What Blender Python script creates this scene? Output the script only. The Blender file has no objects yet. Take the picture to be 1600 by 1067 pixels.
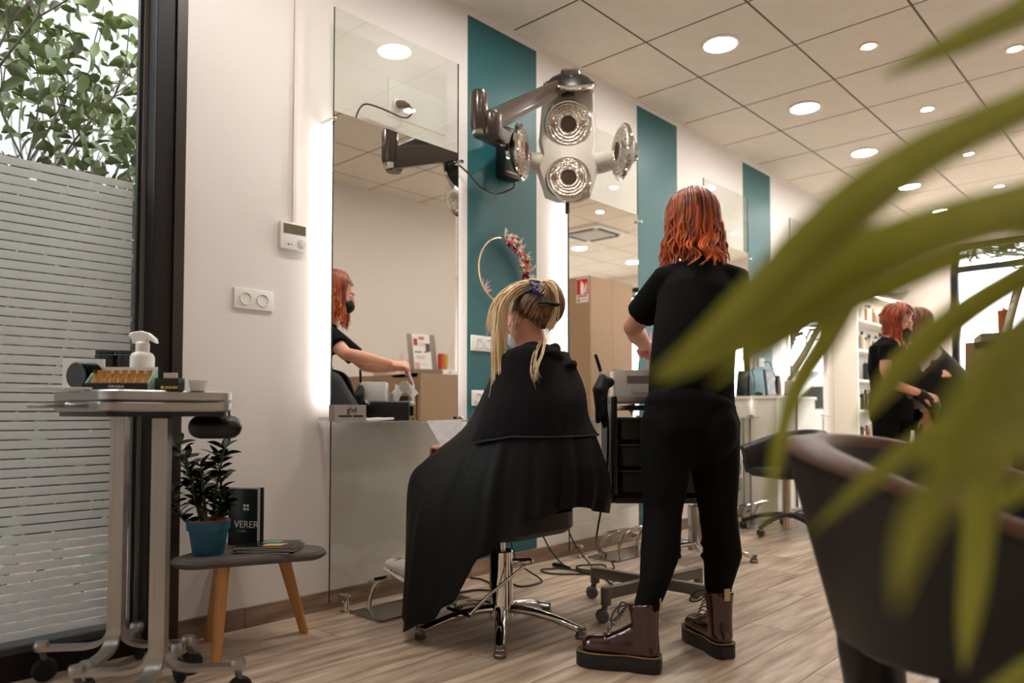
import bpy, bmesh, math, random
from mathutils import Vector, Matrix, Euler, noise

R = math.radians
random.seed(11)
sc = bpy.context.scene
COL = sc.collection

# ------------------------------------------------------------------ camera, world, exposure
CAMZ = 0.828                       # lens height above the floor
YAW = R(43.05)                     # viewing direction, measured from the mirror wall's long axis (+X)
cd = bpy.data.cameras.new('camera')
cam = bpy.data.objects.new('camera', cd); COL.objects.link(cam)
cam.location = (0, 0, CAMZ)
cam.rotation_euler = (R(90 + 2.15), 0, YAW - R(90))
cd.sensor_width = 36; cd.lens = 1165 / 1600 * 36
cd.shift_y = 66.5 / 1600
cd.clip_start = 0.02
cd.dof.use_dof = True; cd.dof.focus_distance = 2.85; cd.dof.aperture_fstop = 1.9
sc.camera = cam

wd = bpy.data.worlds.new('overcast_sky'); sc.world = wd; wd.use_nodes = True
bg = wd.node_tree.nodes['Background']
bg.inputs[0].default_value = (0.92, 0.96, 1.0, 1); bg.inputs[1].default_value = 9.0

sc.view_settings.view_transform = 'Standard'; sc.view_settings.look = 'None'
sc.view_settings.gamma = 1; sc.view_settings.use_curve_mapping = False
sc.view_settings.exposure = 0.62
LAMP_L = 105.0                      # radiance of the ceiling downlights
SPOT_L = 130.0
LED_L = 12.0

FWD = Vector((math.cos(YAW), math.sin(YAW), 0)); RGT = Vector((math.sin(YAW), -math.cos(YAW), 0))
def CF(u, d, z=0.0):               # u to the right of, d ahead of the place where the photographer stands
    p = RGT * u + FWD * d
    return Vector((p.x, p.y, z))

# ------------------------------------------------------------------ materials
def lin(c):
    return tuple((x / 255 / 12.92) if x / 255 <= 0.04045 else ((x / 255 + 0.055) / 1.055) ** 2.4 for x in c)
MATS = {}
def mat(name, rgb, rough=0.5, metal=0.0, spec=0.5, var=None, bump=None, emis=None, rgb2=None, sheen=0, coat=0, sub=0, randv=0):
    """var=(noise scale, (sx,sy,sz), strength, rgb2) ; bump=(scale, strength)"""
    if name in MATS: return MATS[name]
    m = bpy.data.materials.new(name); m.use_nodes = True; MATS[name] = m
    nt = m.node_tree; b = nt.nodes['Principled BSDF']
    c = lin(rgb) + (1,)
    b.inputs['Base Color'].default_value = c; b.inputs['Roughness'].default_value = rough
    b.inputs['Metallic'].default_value = metal; b.inputs['Specular IOR Level'].default_value = spec
    if sheen: b.inputs['Sheen Weight'].default_value = sheen
    if coat: b.inputs['Coat Weight'].default_value = coat; b.inputs['Coat Roughness'].default_value = 0.08
    if sub: b.inputs['Subsurface Weight'].default_value = sub; b.inputs['Subsurface Radius'].default_value = (0.02, 0.008, 0.004); b.inputs['Subsurface Scale'].default_value = 0.5
    if emis: b.inputs['Emission Color'].default_value = lin(emis[0]) + (1,); b.inputs['Emission Strength'].default_value = emis[1]
    if var or bump or randv:
        tc = nt.nodes.new('ShaderNodeTexCoord')
    if var:
        mp = nt.nodes.new('ShaderNodeMapping'); mp.inputs['Scale'].default_value = var[1]
        nz = nt.nodes.new('ShaderNodeTexNoise'); nz.inputs['Scale'].default_value = var[0]; nz.inputs['Detail'].default_value = 5
        rp = nt.nodes.new('ShaderNodeValToRGB'); rp.color_ramp.elements[0].position = 0.35; rp.color_ramp.elements[1].position = 0.68
        rp.color_ramp.elements[0].color = lin(var[2]) + (1,); rp.color_ramp.elements[1].color = c
        nt.links.new(tc.outputs['Object'], mp.inputs[0]); nt.links.new(mp.outputs[0], nz.inputs[0])
        nt.links.new(nz.outputs['Fac'], rp.inputs[0]); nt.links.new(rp.outputs[0], b.inputs['Base Color'])
        if randv:
            oi = nt.nodes.new('ShaderNodeObjectInfo'); ad = nt.nodes.new('ShaderNodeVectorMath'); ad.operation = 'MULTIPLY_ADD'
            cmb = nt.nodes.new('ShaderNodeCombineXYZ')
            for k in range(3): nt.links.new(oi.outputs['Random'], cmb.inputs[k])
            nt.links.new(cmb.outputs[0], ad.inputs[0]); ad.inputs[1].default_value = (37, 53, 71)
            nt.links.new(tc.outputs['Object'], ad.inputs[2]); nt.links.new(ad.outputs[0], mp.inputs[0])
            hs = nt.nodes.new('ShaderNodeHueSaturation'); mr = nt.nodes.new('ShaderNodeMapRange')
            mr.inputs[3].default_value = 1 - randv; mr.inputs[4].default_value = 1 + randv
            nt.links.new(oi.outputs['Random'], mr.inputs[0]); nt.links.new(mr.outputs[0], hs.inputs['Value'])
            nt.links.new(rp.outputs[0], hs.inputs['Color']); nt.links.new(hs.outputs[0], b.inputs['Base Color'])
    if bump:
        n2 = nt.nodes.new('ShaderNodeTexNoise'); n2.inputs['Scale'].default_value = bump[0]; n2.inputs['Detail'].default_value = 3
        bp = nt.nodes.new('ShaderNodeBump'); bp.inputs['Strength'].default_value = bump[1]; bp.inputs['Distance'].default_value = 0.01
        nt.links.new(tc.outputs['Object'], n2.inputs[0]); nt.links.new(n2.outputs['Fac'], bp.inputs['Height']); nt.links.new(bp.outputs[0], b.inputs['Normal'])
    return m

def glass_mat(name, tint, boost=1.0):
    m = bpy.data.materials.new(name); m.use_nodes = True; nt = m.node_tree; nt.nodes.clear(); MATS[name] = m
    o = nt.nodes.new('ShaderNodeOutputMaterial'); mx = nt.nodes.new('ShaderNodeMixShader')
    t = nt.nodes.new('ShaderNodeBsdfTransparent'); t.inputs[0].default_value = tint + (1,)
    g = nt.nodes.new('ShaderNodeBsdfGlossy'); g.inputs['Roughness'].default_value = 0.0
    lw = nt.nodes.new('ShaderNodeLayerWeight'); pw = nt.nodes.new('ShaderNodeMath'); pw.operation = 'POWER'; pw.inputs[1].default_value = 4.5
    ma = nt.nodes.new('ShaderNodeMath'); ma.operation = 'MULTIPLY_ADD'; ma.inputs[1].default_value = 0.9; ma.inputs[2].default_value = 0.045 * boost
    nt.links.new(lw.outputs['Facing'], pw.inputs[0]); nt.links.new(pw.outputs[0], ma.inputs[0]); nt.links.new(ma.outputs[0], mx.inputs[0])
    nt.links.new(t.outputs[0], mx.inputs[1]); nt.links.new(g.outputs[0], mx.inputs[2]); nt.links.new(mx.outputs[0], o.inputs[0])
    return m

def emit_mat(name, rgb, s):
    m = bpy.data.materials.new(name); m.use_nodes = True; nt = m.node_tree; nt.nodes.clear(); MATS[name] = m
    o = nt.nodes.new('ShaderNodeOutputMaterial'); e = nt.nodes.new('ShaderNodeEmission')
    e.inputs[0].default_value = lin(rgb) + (1,); e.inputs[1].default_value = s
    nt.links.new(e.outputs[0], o.inputs[0]); return m

def leaf_mat(name, rgb, rgb2, transl=0.35, rough=0.4, scale=6):
    m = mat(name, rgb, rough, var=(scale, (1, 1, 1), rgb2)); nt = m.node_tree
    b = nt.nodes['Principled BSDF']; o = nt.nodes['Material Output']
    t = nt.nodes.new('ShaderNodeBsdfTranslucent'); t.inputs[0].default_value = lin(rgb) + (1,)
    mx = nt.nodes.new('ShaderNodeMixShader'); mx.inputs[0].default_value = transl
    nt.links.new(b.outputs[0], mx.inputs[1]); nt.links.new(t.outputs[0], mx.inputs[2]); nt.links.new(mx.outputs[0], o.inputs[0])
    return m

WALLP = mat('wall_paint', (230, 222, 216), 0.55, bump=(220, 0.06))
def stripe_wall_mat():
    """white paint with the three painted teal bands, by position along the wall"""
    m = mat('banded_wall_paint', (232, 226, 222), 0.42, bump=(240, 0.05)); nt = m.node_tree; b = nt.nodes['Principled BSDF']
    tc = nt.nodes.new('ShaderNodeTexCoord'); sp = nt.nodes.new('ShaderNodeSeparateXYZ'); nt.links.new(tc.outputs['Object'], sp.inputs[0])
    acc = None
    for a, c in ((2.589, 3.124), (4.138, 4.648), (5.676, 6.199)):
        g1 = nt.nodes.new('ShaderNodeMath'); g1.operation = 'COMPARE'; g1.inputs[1].default_value = (a + c) / 2; g1.inputs[2].default_value = (c - a) / 2
        nt.links.new(sp.outputs['X'], g1.inputs[0])
        if acc is None: acc = g1
        else:
            ad = nt.nodes.new('ShaderNodeMath'); ad.operation = 'ADD'; nt.links.new(acc.outputs[0], ad.inputs[0]); nt.links.new(g1.outputs[0], ad.inputs[1]); acc = ad
    lt = nt.nodes.new('ShaderNodeMath'); lt.operation = 'LESS_THAN'; lt.inputs[1].default_value = 2.868; nt.links.new(sp.outputs['Z'], lt.inputs[0])
    mu = nt.nodes.new('ShaderNodeMath'); mu.operation = 'MULTIPLY'; nt.links.new(acc.outputs[0], mu.inputs[0]); nt.links.new(lt.outputs[0], mu.inputs[1])
    mx = nt.nodes.new('ShaderNodeMix'); mx.data_type = 'RGBA'; mx.inputs[6].default_value = lin((232, 226, 222)) + (1,); mx.inputs[7].default_value = lin((30, 94, 99)) + (1,)
    nt.links.new(mu.outputs[0], mx.inputs[0]); nt.links.new(mx.outputs[2], b.inputs['Base Color'])
    return m
BANDED = stripe_wall_mat()
TILE = mat('ceiling_tile_board', (240, 231, 218), 0.9, var=(9, (1, 1, 1), (236, 226, 212)), bump=(500, 0.25))
GRIDM = mat('ceiling_grid_brown', (96, 80, 66), 0.6)
TRIMW = mat('white_trim', (232, 222, 212), 0.5)
PLANK = mat('wood_look_plank', (218, 197, 176), 0.34, var=(3.0, (1.0, 9, 9), (156, 131, 110)), bump=(60, 0.08), randv=0.13, spec=0.5)
GROUT = mat('grout_brown', (120, 98, 80), 0.8)
BASEB = mat('wood_look_skirting', (160, 132, 110), 0.5, var=(4, (1.2, 1, 9), (118, 96, 80)), randv=0.08)
FRAME = mat('dark_bronze_aluminium', (19, 14, 11), 0.5, 0.0, spec=.3)
CHROME = mat('chrome', (225, 222, 218), 0.07, 1.0)
ALU = mat('brushed_aluminium', (176, 172, 168), 0.32, 1.0, bump=(300, 0.03))
ALUD = mat('grey_aluminium', (120, 116, 112), 0.4, 0.9)
BLACKP = mat('black_plastic', (12, 11, 11), 0.38)
BLACKM = mat('black_matt', (8, 8, 8), 0.6)
BLACKL = mat('black_leatherette', (9, 8, 8), 0.42, bump=(300, 0.1))
WHITEP = mat('white_plastic', (236, 234, 230), 0.35)
WHITEM = mat('white_lacquer', (236, 230, 216), 0.4)
TAN = mat('tan_laminate', (164, 134, 105), 0.55, var=(30, (1, 1, 1), (158, 128, 99)))
MIRROR = mat('mirror_silver', (246, 245, 242), 0.0, 1.0)
GLASS = glass_mat('clear_glass', (0.965, 0.98, 0.965))
GLASSB = glass_mat('mirror_panel_glass', (0.955, 0.965, 0.945), 1.5)
GLEDGE = mat('glass_edge_green', (40, 62, 52), 0.15)
FILM = mat('frosted_film', (200, 200, 199), 0.75)
def _film():
    nt = FILM.node_tree; b = nt.nodes['Principled BSDF']; o = nt.nodes['Material Output']
    t = nt.nodes.new('ShaderNodeBsdfTranslucent'); t.inputs[0].default_value = lin((220, 219, 216)) + (1,)
    mx = nt.nodes.new('ShaderNodeMixShader'); mx.inputs[0].default_value = 0.5
    nt.links.new(b.outputs[0], mx.inputs[1]); nt.links.new(t.outputs[0], mx.inputs[2]); nt.links.new(mx.outputs[0], o.inputs[0])
_film()
SKIN = mat('skin', (226, 168, 142), 0.5, sub=0.15, var=(14, (1, 1, 1), (214, 150, 126)))
BLK_CLOTH = mat('black_jersey', (7, 6, 6), 0.9, bump=(160, 0.15), spec=.15)
BLK_DENIM = mat('black_denim', (7, 7, 7), 0.85, bump=(220, 0.2), spec=.15)
CAPE_M = mat('black_cape_nylon', (5, 5, 5), 0.6, bump=(30, 0.05), spec=.22)
TOWEL_M = mat('dark_terry_towel', (13, 12, 15), 0.95, bump=(260, 0.9), spec=.15, sheen=0.06)

# ------------------------------------------------------------------ mesh helpers
class MB:
    def __init__(s): s.v = []; s.f = []; s.m = []; s.cm = 0
    def add(s, vs, fs):
        o = len(s.v); s.v += [tuple(p) for p in vs]
        for f in fs: s.f.append([i + o for i in f]); s.m.append(s.cm)
        return s
    def slot(s, i): s.cm = i; return s
    def box(s, c, d, rot=None, bev=0.0):
        bm = bmesh.new(); bmesh.ops.create_cube(bm, size=1)
        for v in bm.verts: v.co = Vector((v.co.x * d[0], v.co.y * d[1], v.co.z * d[2]))
        if bev: bmesh.ops.bevel(bm, geom=list(bm.edges), offset=min(bev, min(d) * 0.45), segments=2, affect='EDGES', profile=0.6)
        mt = Matrix.Translation(Vector(c))
        if rot is not None: mt = mt @ (Matrix.Rotation(rot, 4, 'Z') if isinstance(rot, (int, float)) else rot.to_4x4())
        bm.verts.index_update()
        s.add([mt @ v.co for v in bm.verts], [[v.index for v in f.verts] for f in bm.faces]); bm.free(); return s
    def bb(s, x0, x1, y0, y1, z0, z1, bev=0.0):
        return s.box(((x0 + x1) / 2, (y0 + y1) / 2, (z0 + z1) / 2), (abs(x1 - x0), abs(y1 - y0), abs(z1 - z0)), None, bev)
    def tube(s, pts, r, n=8, cap=True, flat=None, up=None, closed=False):
        pts = [Vector(p) for p in pts]; k = len(pts)
        rr = [r] * k if not isinstance(r, (list, tuple)) else list(r)
        rr = [(a, a) if not isinstance(a, (list, tuple)) else a for a in rr]
        if flat: rr = [(a[0] * flat[0], a[1] * flat[1]) for a in rr]
        tang = []
        for i in range(k):
            a = pts[(i - 1) % k] if (closed or i > 0) else pts[i]; b = pts[(i + 1) % k] if (closed or i < k - 1) else pts[i]
            t = b - a; tang.append(t.normalized() if t.length > 1e-9 else Vector((0, 0, 1)))
        ref = Vector(up) if up is not None else (Vector((0, 0, 1)) if abs(tang[0].z) < 0.9 else Vector((1, 0, 0)))
        x = tang[0].cross(ref); x = x.normalized() if x.length > 1e-6 else Vector((1, 0, 0))
        rings = []; fr = []
        for i in range(k):
            t = tang[i]
            if up is not None:
                x2 = t.cross(Vector(up)); x = x2.normalized() if x2.length > 1e-4 else x
            else:
                x = (x - t * x.dot(t)); x = x.normalized() if x.length > 1e-6 else t.orthogonal().normalized()
            y = x.cross(t); fr.append((x.copy(), y.copy()))
        seq = []
        if cap == 'round' and not closed:
            for q in (0.25, 0.65, 0.9): seq.append((0, -math.cos(math.asin(q)) * 1.0, q))
        for i in range(k): seq.append((i, 0, 1))
        if cap == 'round' and not closed:
            for q in (0.9, 0.65, 0.25): seq.append((k - 1, math.cos(math.asin(q)), q))
        vs = []
        for i, off, sc_ in seq:
            x, y = fr[i]; a, b = rr[i]; c = pts[i] + tang[i] * off * min(a, b)
            for j in range(n):
                an = 2 * math.pi * j / n
                vs.append(c + x * (math.cos(an) * a * sc_) + y * (math.sin(an) * b * sc_))
        m = len(seq); fs = []
        for i in range(m - 1 + (1 if closed else 0)):
            i2 = (i + 1) % m
            for j in range(n): fs.append([i * n + j, i * n + (j + 1) % n, i2 * n + (j + 1) % n, i2 * n + j])
        if cap and not closed:
            fs.append(list(range(n))[::-1]); fs.append([(m - 1) * n + j for j in range(n)])
        return s.add(vs, fs)
    def lathe(s, prof, n=24, mt=None, cap=True):
        mt = mt if mt is not None else Matrix.Identity(4)
        vs = []; fs = []
        for (r, z) in prof:
            for j in range(n):
                a = 2 * math.pi * j / n; vs.append(mt @ Vector((r * math.cos(a), r * math.sin(a), z)))
        for i in range(len(prof) - 1):
            for j in range(n): fs.append([i * n + j, i * n + (j + 1) % n, (i + 1) * n + (j + 1) % n, (i + 1) * n + j])
        if cap:
            if prof[0][0] > 1e-6: fs.append([j for j in range(n)][::-1])
            if prof[-1][0] > 1e-6: fs.append([(len(prof) - 1) * n + j for j in range(n)])
        return s.add(vs, fs)
    def ell(s, c, rad, rot=None, n=16, m=10):
        mt = Matrix.Translation(Vector(c)) @ (rot.to_4x4() if rot is not None else Matrix.Identity(4))
        vs = []; fs = []
        for i in range(m + 1):
            t = math.pi * (i + 0.0) / m; t = min(max(t, 0.02), math.pi - 0.02)
            for j in range(n):
                a = 2 * math.pi * j / n
                vs.append(mt @ Vector((rad[0] * math.sin(t) * math.cos(a), rad[1] * math.sin(t) * math.sin(a), -rad[2] * math.cos(t))))
        for i in range(m):
            for j in range(n): fs.append([i * n + j, i * n + (j + 1) % n, (i + 1) * n + (j + 1) % n, (i + 1) * n + j])
        fs.append(list(range(n))[::-1]); fs.append([m * n + j for j in range(n)])
        return s.add(vs, fs)
    def prism(s, poly, z0, z1, mt=None, inset=0.0):
        mt = mt if mt is not None else Matrix.Identity(4); n = len(poly)
        cx = sum(p[0] for p in poly) / n; cy = sum(p[1] for p in poly) / n
        def ring(z, k): return [mt @ Vector((cx + (p[0] - cx) * k, cy + (p[1] - cy) * k, z)) for p in poly]
        if inset:
            h = min(inset, abs(z1 - z0) * 0.4) * (1 if z1 > z0 else -1); k = 1 - inset * 2 / max(1e-6, max(abs(p[0] - cx) for p in poly) + max(abs(p[1] - cy) for p in poly))
            rs = [ring(z0, k), ring(z0 + h, 1), ring(z1 - h, 1), ring(z1, k)]
        else: rs = [ring(z0, 1), ring(z1, 1)]
        vs = [p for r_ in rs for p in r_]; fs = []
        for i in range(len(rs) - 1):
            for j in range(n): fs.append([i * n + j, i * n + (j + 1) % n, (i + 1) * n + (j + 1) % n, (i + 1) * n + j])
        fs.append(list(range(n))[::-1]); fs.append([(len(rs) - 1) * n + j for j in range(n)])
        return s.add(vs, fs)
    def sheet(s, fn, nu, nv, closed_u=False):
        vs = [fn(i / (nu if closed_u else nu - 1), j / (nv - 1)) for i in range(nu) for j in range(nv)]
        fs = []
        for i in range(nu if closed_u else nu - 1):
            for j in range(nv - 1):
                a = i * nv + j; b = ((i + 1) % nu) * nv + j; fs.append([a, b, b + 1, a + 1])
        return s.add(vs, fs)
    def mesh(s, name, mats, smooth=True, ang=38):
        me = bpy.data.meshes.new(name); me.from_pydata(s.v, [], s.f)
        mats = mats if isinstance(mats, (list, tuple)) else [mats]
        for m in mats: me.materials.append(m)
        if len(mats) > 1: me.polygons.foreach_set('material_index', s.m)
        if smooth:
            me.polygons.foreach_set('use_smooth', [True] * len(me.polygons)); me.set_sharp_from_angle(angle=R(ang))
        me.update(); return me
    def build(s, name, mats, parent=None, smooth=True, ang=38):
        o = bpy.data.objects.new(name, s.mesh(name, mats, smooth, ang)); COL.objects.link(o)
        if parent is not None: o.parent = parent
        return o

def tag(o, label=None, cat=None, group=None, kind=None):
    if label: o['label'] = label
    if cat: o['category'] = cat
    if group: o['group'] = group
    if kind: o['kind'] = kind
    return o
def thing(name, label, cat, loc=(0, 0, 0), rz=0.0, group=None):
    o = bpy.data.objects.new(name, None); COL.objects.link(o); o.location = loc; o.rotation_euler = (0, 0, rz)
    o.empty_display_size = 0.1
    return tag(o, label, cat, group)
def dup(root, loc=None, rz=None, label=None, group=None):
    r = root.copy(); COL.objects.link(r)
    if loc is not None: r.location = loc
    if rz is not None: r.rotation_euler = (0, 0, rz)
    if label: r['label'] = label
    if group: r['group'] = group
    for ch in list(root.children):
        c = ch.copy(); COL.objects.link(c); c.parent = r
        for g in list(ch.children):
            d = g.copy(); COL.objects.link(d); d.parent = c
    return r
def inst(name, me, parent, loc=(0, 0, 0), rot=(0, 0, 0), scale=(1, 1, 1)):
    o = bpy.data.objects.new(name, me); COL.objects.link(o); o.parent = parent; o.location = loc; o.rotation_euler = rot; o.scale = scale
    return o
def text(s, size, m, parent, loc, rot=(R(90), 0, 0), name='lettering', ext=0.0006, align='CENTER'):
    cu = bpy.data.curves.new(name, 'FONT'); cu.body = s; cu.size = size; cu.extrude = ext; cu.align_x = align; cu.align_y = 'CENTER'; cu.resolution_u = 3
    t = bpy.data.objects.new(name, cu); COL.objects.link(t)
    dg = bpy.context.evaluated_depsgraph_get(); me = bpy.data.meshes.new_from_object(t.evaluated_get(dg))
    bpy.data.objects.remove(t); me.materials.clear(); me.materials.append(m)
    o = bpy.data.objects.new(name, me); COL.objects.link(o); o.parent = parent; o.location = loc; o.rotation_euler = rot
    return o
def spline(pts, n=6):
    P = [Vector(p) for p in pts]; out = []
    Q = [P[0] * 2 - P[1]] + P + [P[-1] * 2 - P[-2]]
    for i in range(1, len(Q) - 2):
        for k in range(n):
            t = k / n; a, b, c, d = Q[i - 1], Q[i], Q[i + 1], Q[i + 2]
            out.append(0.5 * ((2 * b) + (c - a) * t + (2 * a - 5 * b + 4 * c - d) * t * t + (3 * b - a - 3 * c + d) * t ** 3))
    out.append(P[-1]); return out
def lerpl(vals, t):
    x = t * (len(vals) - 1); i = min(int(x), len(vals) - 2); return vals[i] + (vals[i + 1] - vals[i]) * (x - i)
def axis(d, loc=(0, 0, 0), up=(0, 0, 1)):
    """matrix whose +Z points along d"""
    z = Vector(d).normalized(); u = Vector(up)
    if abs(z.dot(u)) > 0.98: u = Vector((0, 1, 0))
    x = u.cross(z).normalized(); y = z.cross(x)
    m = Matrix((x, y, z)).transposed().to_4x4(); m.translation = Vector(loc); return m
def rrect(w, d, r, n=5):
    out = []
    for cx, cy, a0 in ((w / 2 - r, d / 2 - r, 0), (-w / 2 + r, d / 2 - r, 90), (-w / 2 + r, -d / 2 + r, 180), (w / 2 - r, -d / 2 + r, 270)):
        for i in range(n + 1):
            a = R(a0 + 90 * i / n); out.append((cx + r * math.cos(a), cy + r * math.sin(a)))
    return out
def fuse(mb, name, m, parent, voxel=0.008, smooth=3):
    """one continuous skin over all the volumes in mb"""
    o = mb.build('tmp_' + name, m, None, smooth=False)
    md = o.modifiers.new('r', 'REMESH'); md.mode = 'VOXEL'; md.voxel_size = voxel
    if smooth:
        sm = o.modifiers.new('s', 'SMOOTH'); sm.iterations = smooth; sm.factor = 0.5
    dg = bpy.context.evaluated_depsgraph_get(); me = bpy.data.meshes.new_from_object(o.evaluated_get(dg)); me.name = name
    bpy.data.objects.remove(o)
    me.polygons.foreach_set('use_smooth', [True] * len(me.polygons))
    if not me.materials: me.materials.append(m)
    n = bpy.data.objects.new(name, me); COL.objects.link(n); n.parent = parent
    return n
# ------------------------------------------------------------------ the room
CEIL = 2.90; WY = 2.73; GY = 2.655; BACKY = -0.37; XL = -1.6; XF = 9.5; XB = 5.22; YD = -3.2
def struct(name, mb, m, label, cat=None, smooth=False):
    o = mb.build(name, m, None, smooth); tag(o, label, cat or name.split('_')[0], kind='structure'); return o

# floor: screed + planks
fl_ = struct('floor', MB().bb(XL, XF + .1, YD, WY + .02, -0.12, -0.006), GROUT, 'grey-beige wood-look plank floor running along the mirror wall')
PW, PL = 0.2, 1.2
plank_me = MB().box((0, 0, 0), (PL - 0.0025, PW - 0.0025, 0.012), None, 0.0012).mesh('plank', PLANK, False)
plank_half = {}
def plank(x0, x1, y0, y1):
    key = (round(x1 - x0, 3), round(y1 - y0, 3))
    if key not in plank_half:
        plank_half[key] = plank_me if key == (PL, PW) else MB().box((0, 0, 0), (x1 - x0 - 0.0025, y1 - y0 - 0.0025, 0.012), None, 0.0012).mesh('plank', PLANK, False)
    inst('plank', plank_half[key], fl_, ((x0 + x1) / 2, (y0 + y1) / 2, -0.006))
row = 0; y = 1.34 - 0.2 * 8 - 0.0
rows = []
yy = 1.34
while yy > -0.4: yy -= PW
y = yy; k = 0
while y < WY:
    y0 = max(y, BACKY); y1 = min(y + PW, WY)
    if y1 - y0 > 0.01:
        x = 0.0 - [0.0, 0.42, 0.8, 0.22, 1.0, 0.6][k % 6]
        while x < XF:
            x0 = max(x, -0.5); x1 = min(x + PL, XF)
            if x1 - x0 > 0.02: plank(x0, x1, y0, y1)
            x += PL
    y += PW; k += 1
# far planks towards the shop front, past the end of the short wall
mbf = MB(); y = BACKY - PW; k = 0
while y > YD:
    x = XB - [0.3, 0.9, 0.5][k % 3]
    while x < XF:
        x0 = max(x, XB); x1 = min(x + PL, XF)
        if x1 > x0 + .02: mbf.bb(x0 + .001, x1 - .001, y + .001, y + PW - .001, -0.012, 0.0)
        x += PL
    y -= PW; k += 1
mbf.bb(XL, -0.502, BACKY, WY, -0.012, -0.001)
o = mbf.build('plank_field', PLANK, fl_, False); o['kind'] = 'stuff'

# mirror wall with painted teal bands; window opening at its left end
wm = struct('wall_mirror', MB().bb(1.145, XF + 0.2, WY, WY + 0.2, -0.1, 3.1).bb(XL - .2, 1.145, WY, WY + 0.2, 2.8, 3.1).bb(XL - .2, -1.3, WY, WY + .2, -.1, 2.8), BANDED, 'white painted wall with three vertical teal bands behind the mirrors')
struct('wall_opposite', MB().bb(XL - .2, XB, BACKY - .15, BACKY, -0.1, 3.1), WALLP, 'plain off-white wall facing the mirrors')
struct('wall_rear', MB().bb(XL - .2, XL, BACKY, WY, -0.1, 3.1), WALLP, 'plain off-white end wall behind the waiting corner')
struct('wall_return', MB().bb(XB - 0.15, XB, YD, BACKY - .15, -0.1, 3.1), WALLP, 'off-white return wall by the reception')
struct('wall_side', MB().bb(XB - .15, XF + .2, YD - .2, YD, -0.1, 3.1), WALLP, 'off-white side wall of the front part of the shop')
# shop front (far end): piers, lintel, plinth
struct('wall_front', MB().bb(XF, XF + .2, 2.10, WY + .2, -.1, 3.1).bb(XF, XF + .2, YD - .2, 2.10, 2.72, 3.1).bb(XF, XF + .2, YD - .2, YD + .2, -.1, 2.72), WALLP, 'off-white wall around the shop front windows')

# skirting in tile lengths
bs = tag(bpy.data.objects.new('baseboard_mirror', None), 'wood-look tiled skirting at the foot of the mirror wall', 'skirting', kind='structure'); COL.objects.link(bs)
x = 1.15; i = 0
while x < XF:
    w = 0.26 if i == 0 else 0.6
    x1 = min(x + w, XF)
    inst('skirting_tile', MB().box((0, 0, 0), (x1 - x - .002, 0.012, 0.078), None, 0.002).mesh('skirting_tile', BASEB, False), bs, ((x + x1) / 2, WY - 0.006, 0.039))
    x = x1; i += 1
struct('baseboard_opposite', MB().bb(-1.5, XB, BACKY, BACKY + .012, 0, .078), BASEB, 'wood-look skirting on the wall facing the mirrors')

# ceiling: grid + tiles
cl = struct('ceiling', MB().bb(XL - .2, XF + .2, YD - .2, WY + .2, CEIL + .03, CEIL + .2), GRIDM, 'suspended ceiling of square off-white tiles')
tile_me = MB().box((0, 0, 0), (0.588, 0.588, 0.014), None, 0.002).mesh('ceiling_tile', TILE, False)
TX0 = 2.915; TY0 = 2.255
LAMPS = []
xs = [TX0 + 0.6 * i for i in range(-8, 11)]
ys = [TY0 - 0.6 * i for i in range(-1, 9)]
gm = MB()
for ix in range(len(xs)):
    for iy in range(len(ys)):
        x0, x1 = max(xs[ix], XL), min(xs[ix] + 0.6, XF); y1, y0 = min(ys[iy], WY), max(ys[iy] - 0.6, YD)
        if x1 - x0 < 0.05 or y1 - y0 < 0.05: continue
        if x1 <= XB - .01 and y1 < BACKY + .02: continue
        full = abs(x1 - x0 - .6) < 1e-3 and abs(y1 - y0 - .6) < 1e-3
        me = tile_me if full else MB().box((0, 0, 0), (x1 - x0 - .012, y1 - y0 - .012, 0.014), None, 0.002).mesh('ceiling_tile', TILE, False)
        inst('ceiling_tile', me, cl, ((x0 + x1) / 2, (y0 + y1) / 2, CEIL + 0.007))
for x in xs: gm.bb(x - .012, x + .012, YD if x > XB else BACKY, WY, CEIL + .0015, CEIL + .03)
for yv in ys: gm.bb(XL if yv > BACKY else XB, XF, yv - .012, yv + .012, CEIL + .0017, CEIL + .0302)
gm.build('grid_bar', GRIDM, cl, False)
MB().bb(1.0, XF, WY - .022, WY, CEIL - .004, CEIL + .006).bb(XL, 1.0, WY - .022, WY, CEIL - .004, CEIL + .006).build('wall_angle', TRIMW, cl, False)

# round panel lights and spots
LAMPM = emit_mat('lamp_diffuser', (255, 249, 242), LAMP_L); SPOTM = emit_mat('spot_lens', (255, 240, 220), SPOT_L)
def panel_light(x, y, label):
    t = thing('panel_light', label, 'ceiling light', (x, y, CEIL), 0, 'large round ceiling lights')
    MB().lathe([(0.108, 0.0), (0.108, -0.006), (0.100, -0.011), (0.090, -0.011), (0.088, -0.004)], 32, cap=False).build('ring', WHITEP, t)
    MB().lathe([(0.0, -0.0062), (0.0885, -0.006), (0.0885, -0.003), (0, -0.003)], 32, cap=False).build('diffuser', LAMPM, t)
    return t
def spot_light(x, y, label):
    t = thing('ceiling_spot', label, 'ceiling light', (x, y, CEIL), 0, 'small ceiling spots')
    MB().lathe([(0.052, 0.0), (0.052, -0.004), (0.044, -0.008), (0.036, -0.006), (0.034, -0.002)], 24, cap=False).build('ring', mat('spot_ring', (226, 205, 180), .35, .3), t)
    MB().lathe([(0.0, -0.0042), (0.035, -0.004), (0.035, -0.002), (0, -0.002)], 20, cap=False).build('lens', SPOTM, t)
    return t
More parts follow.
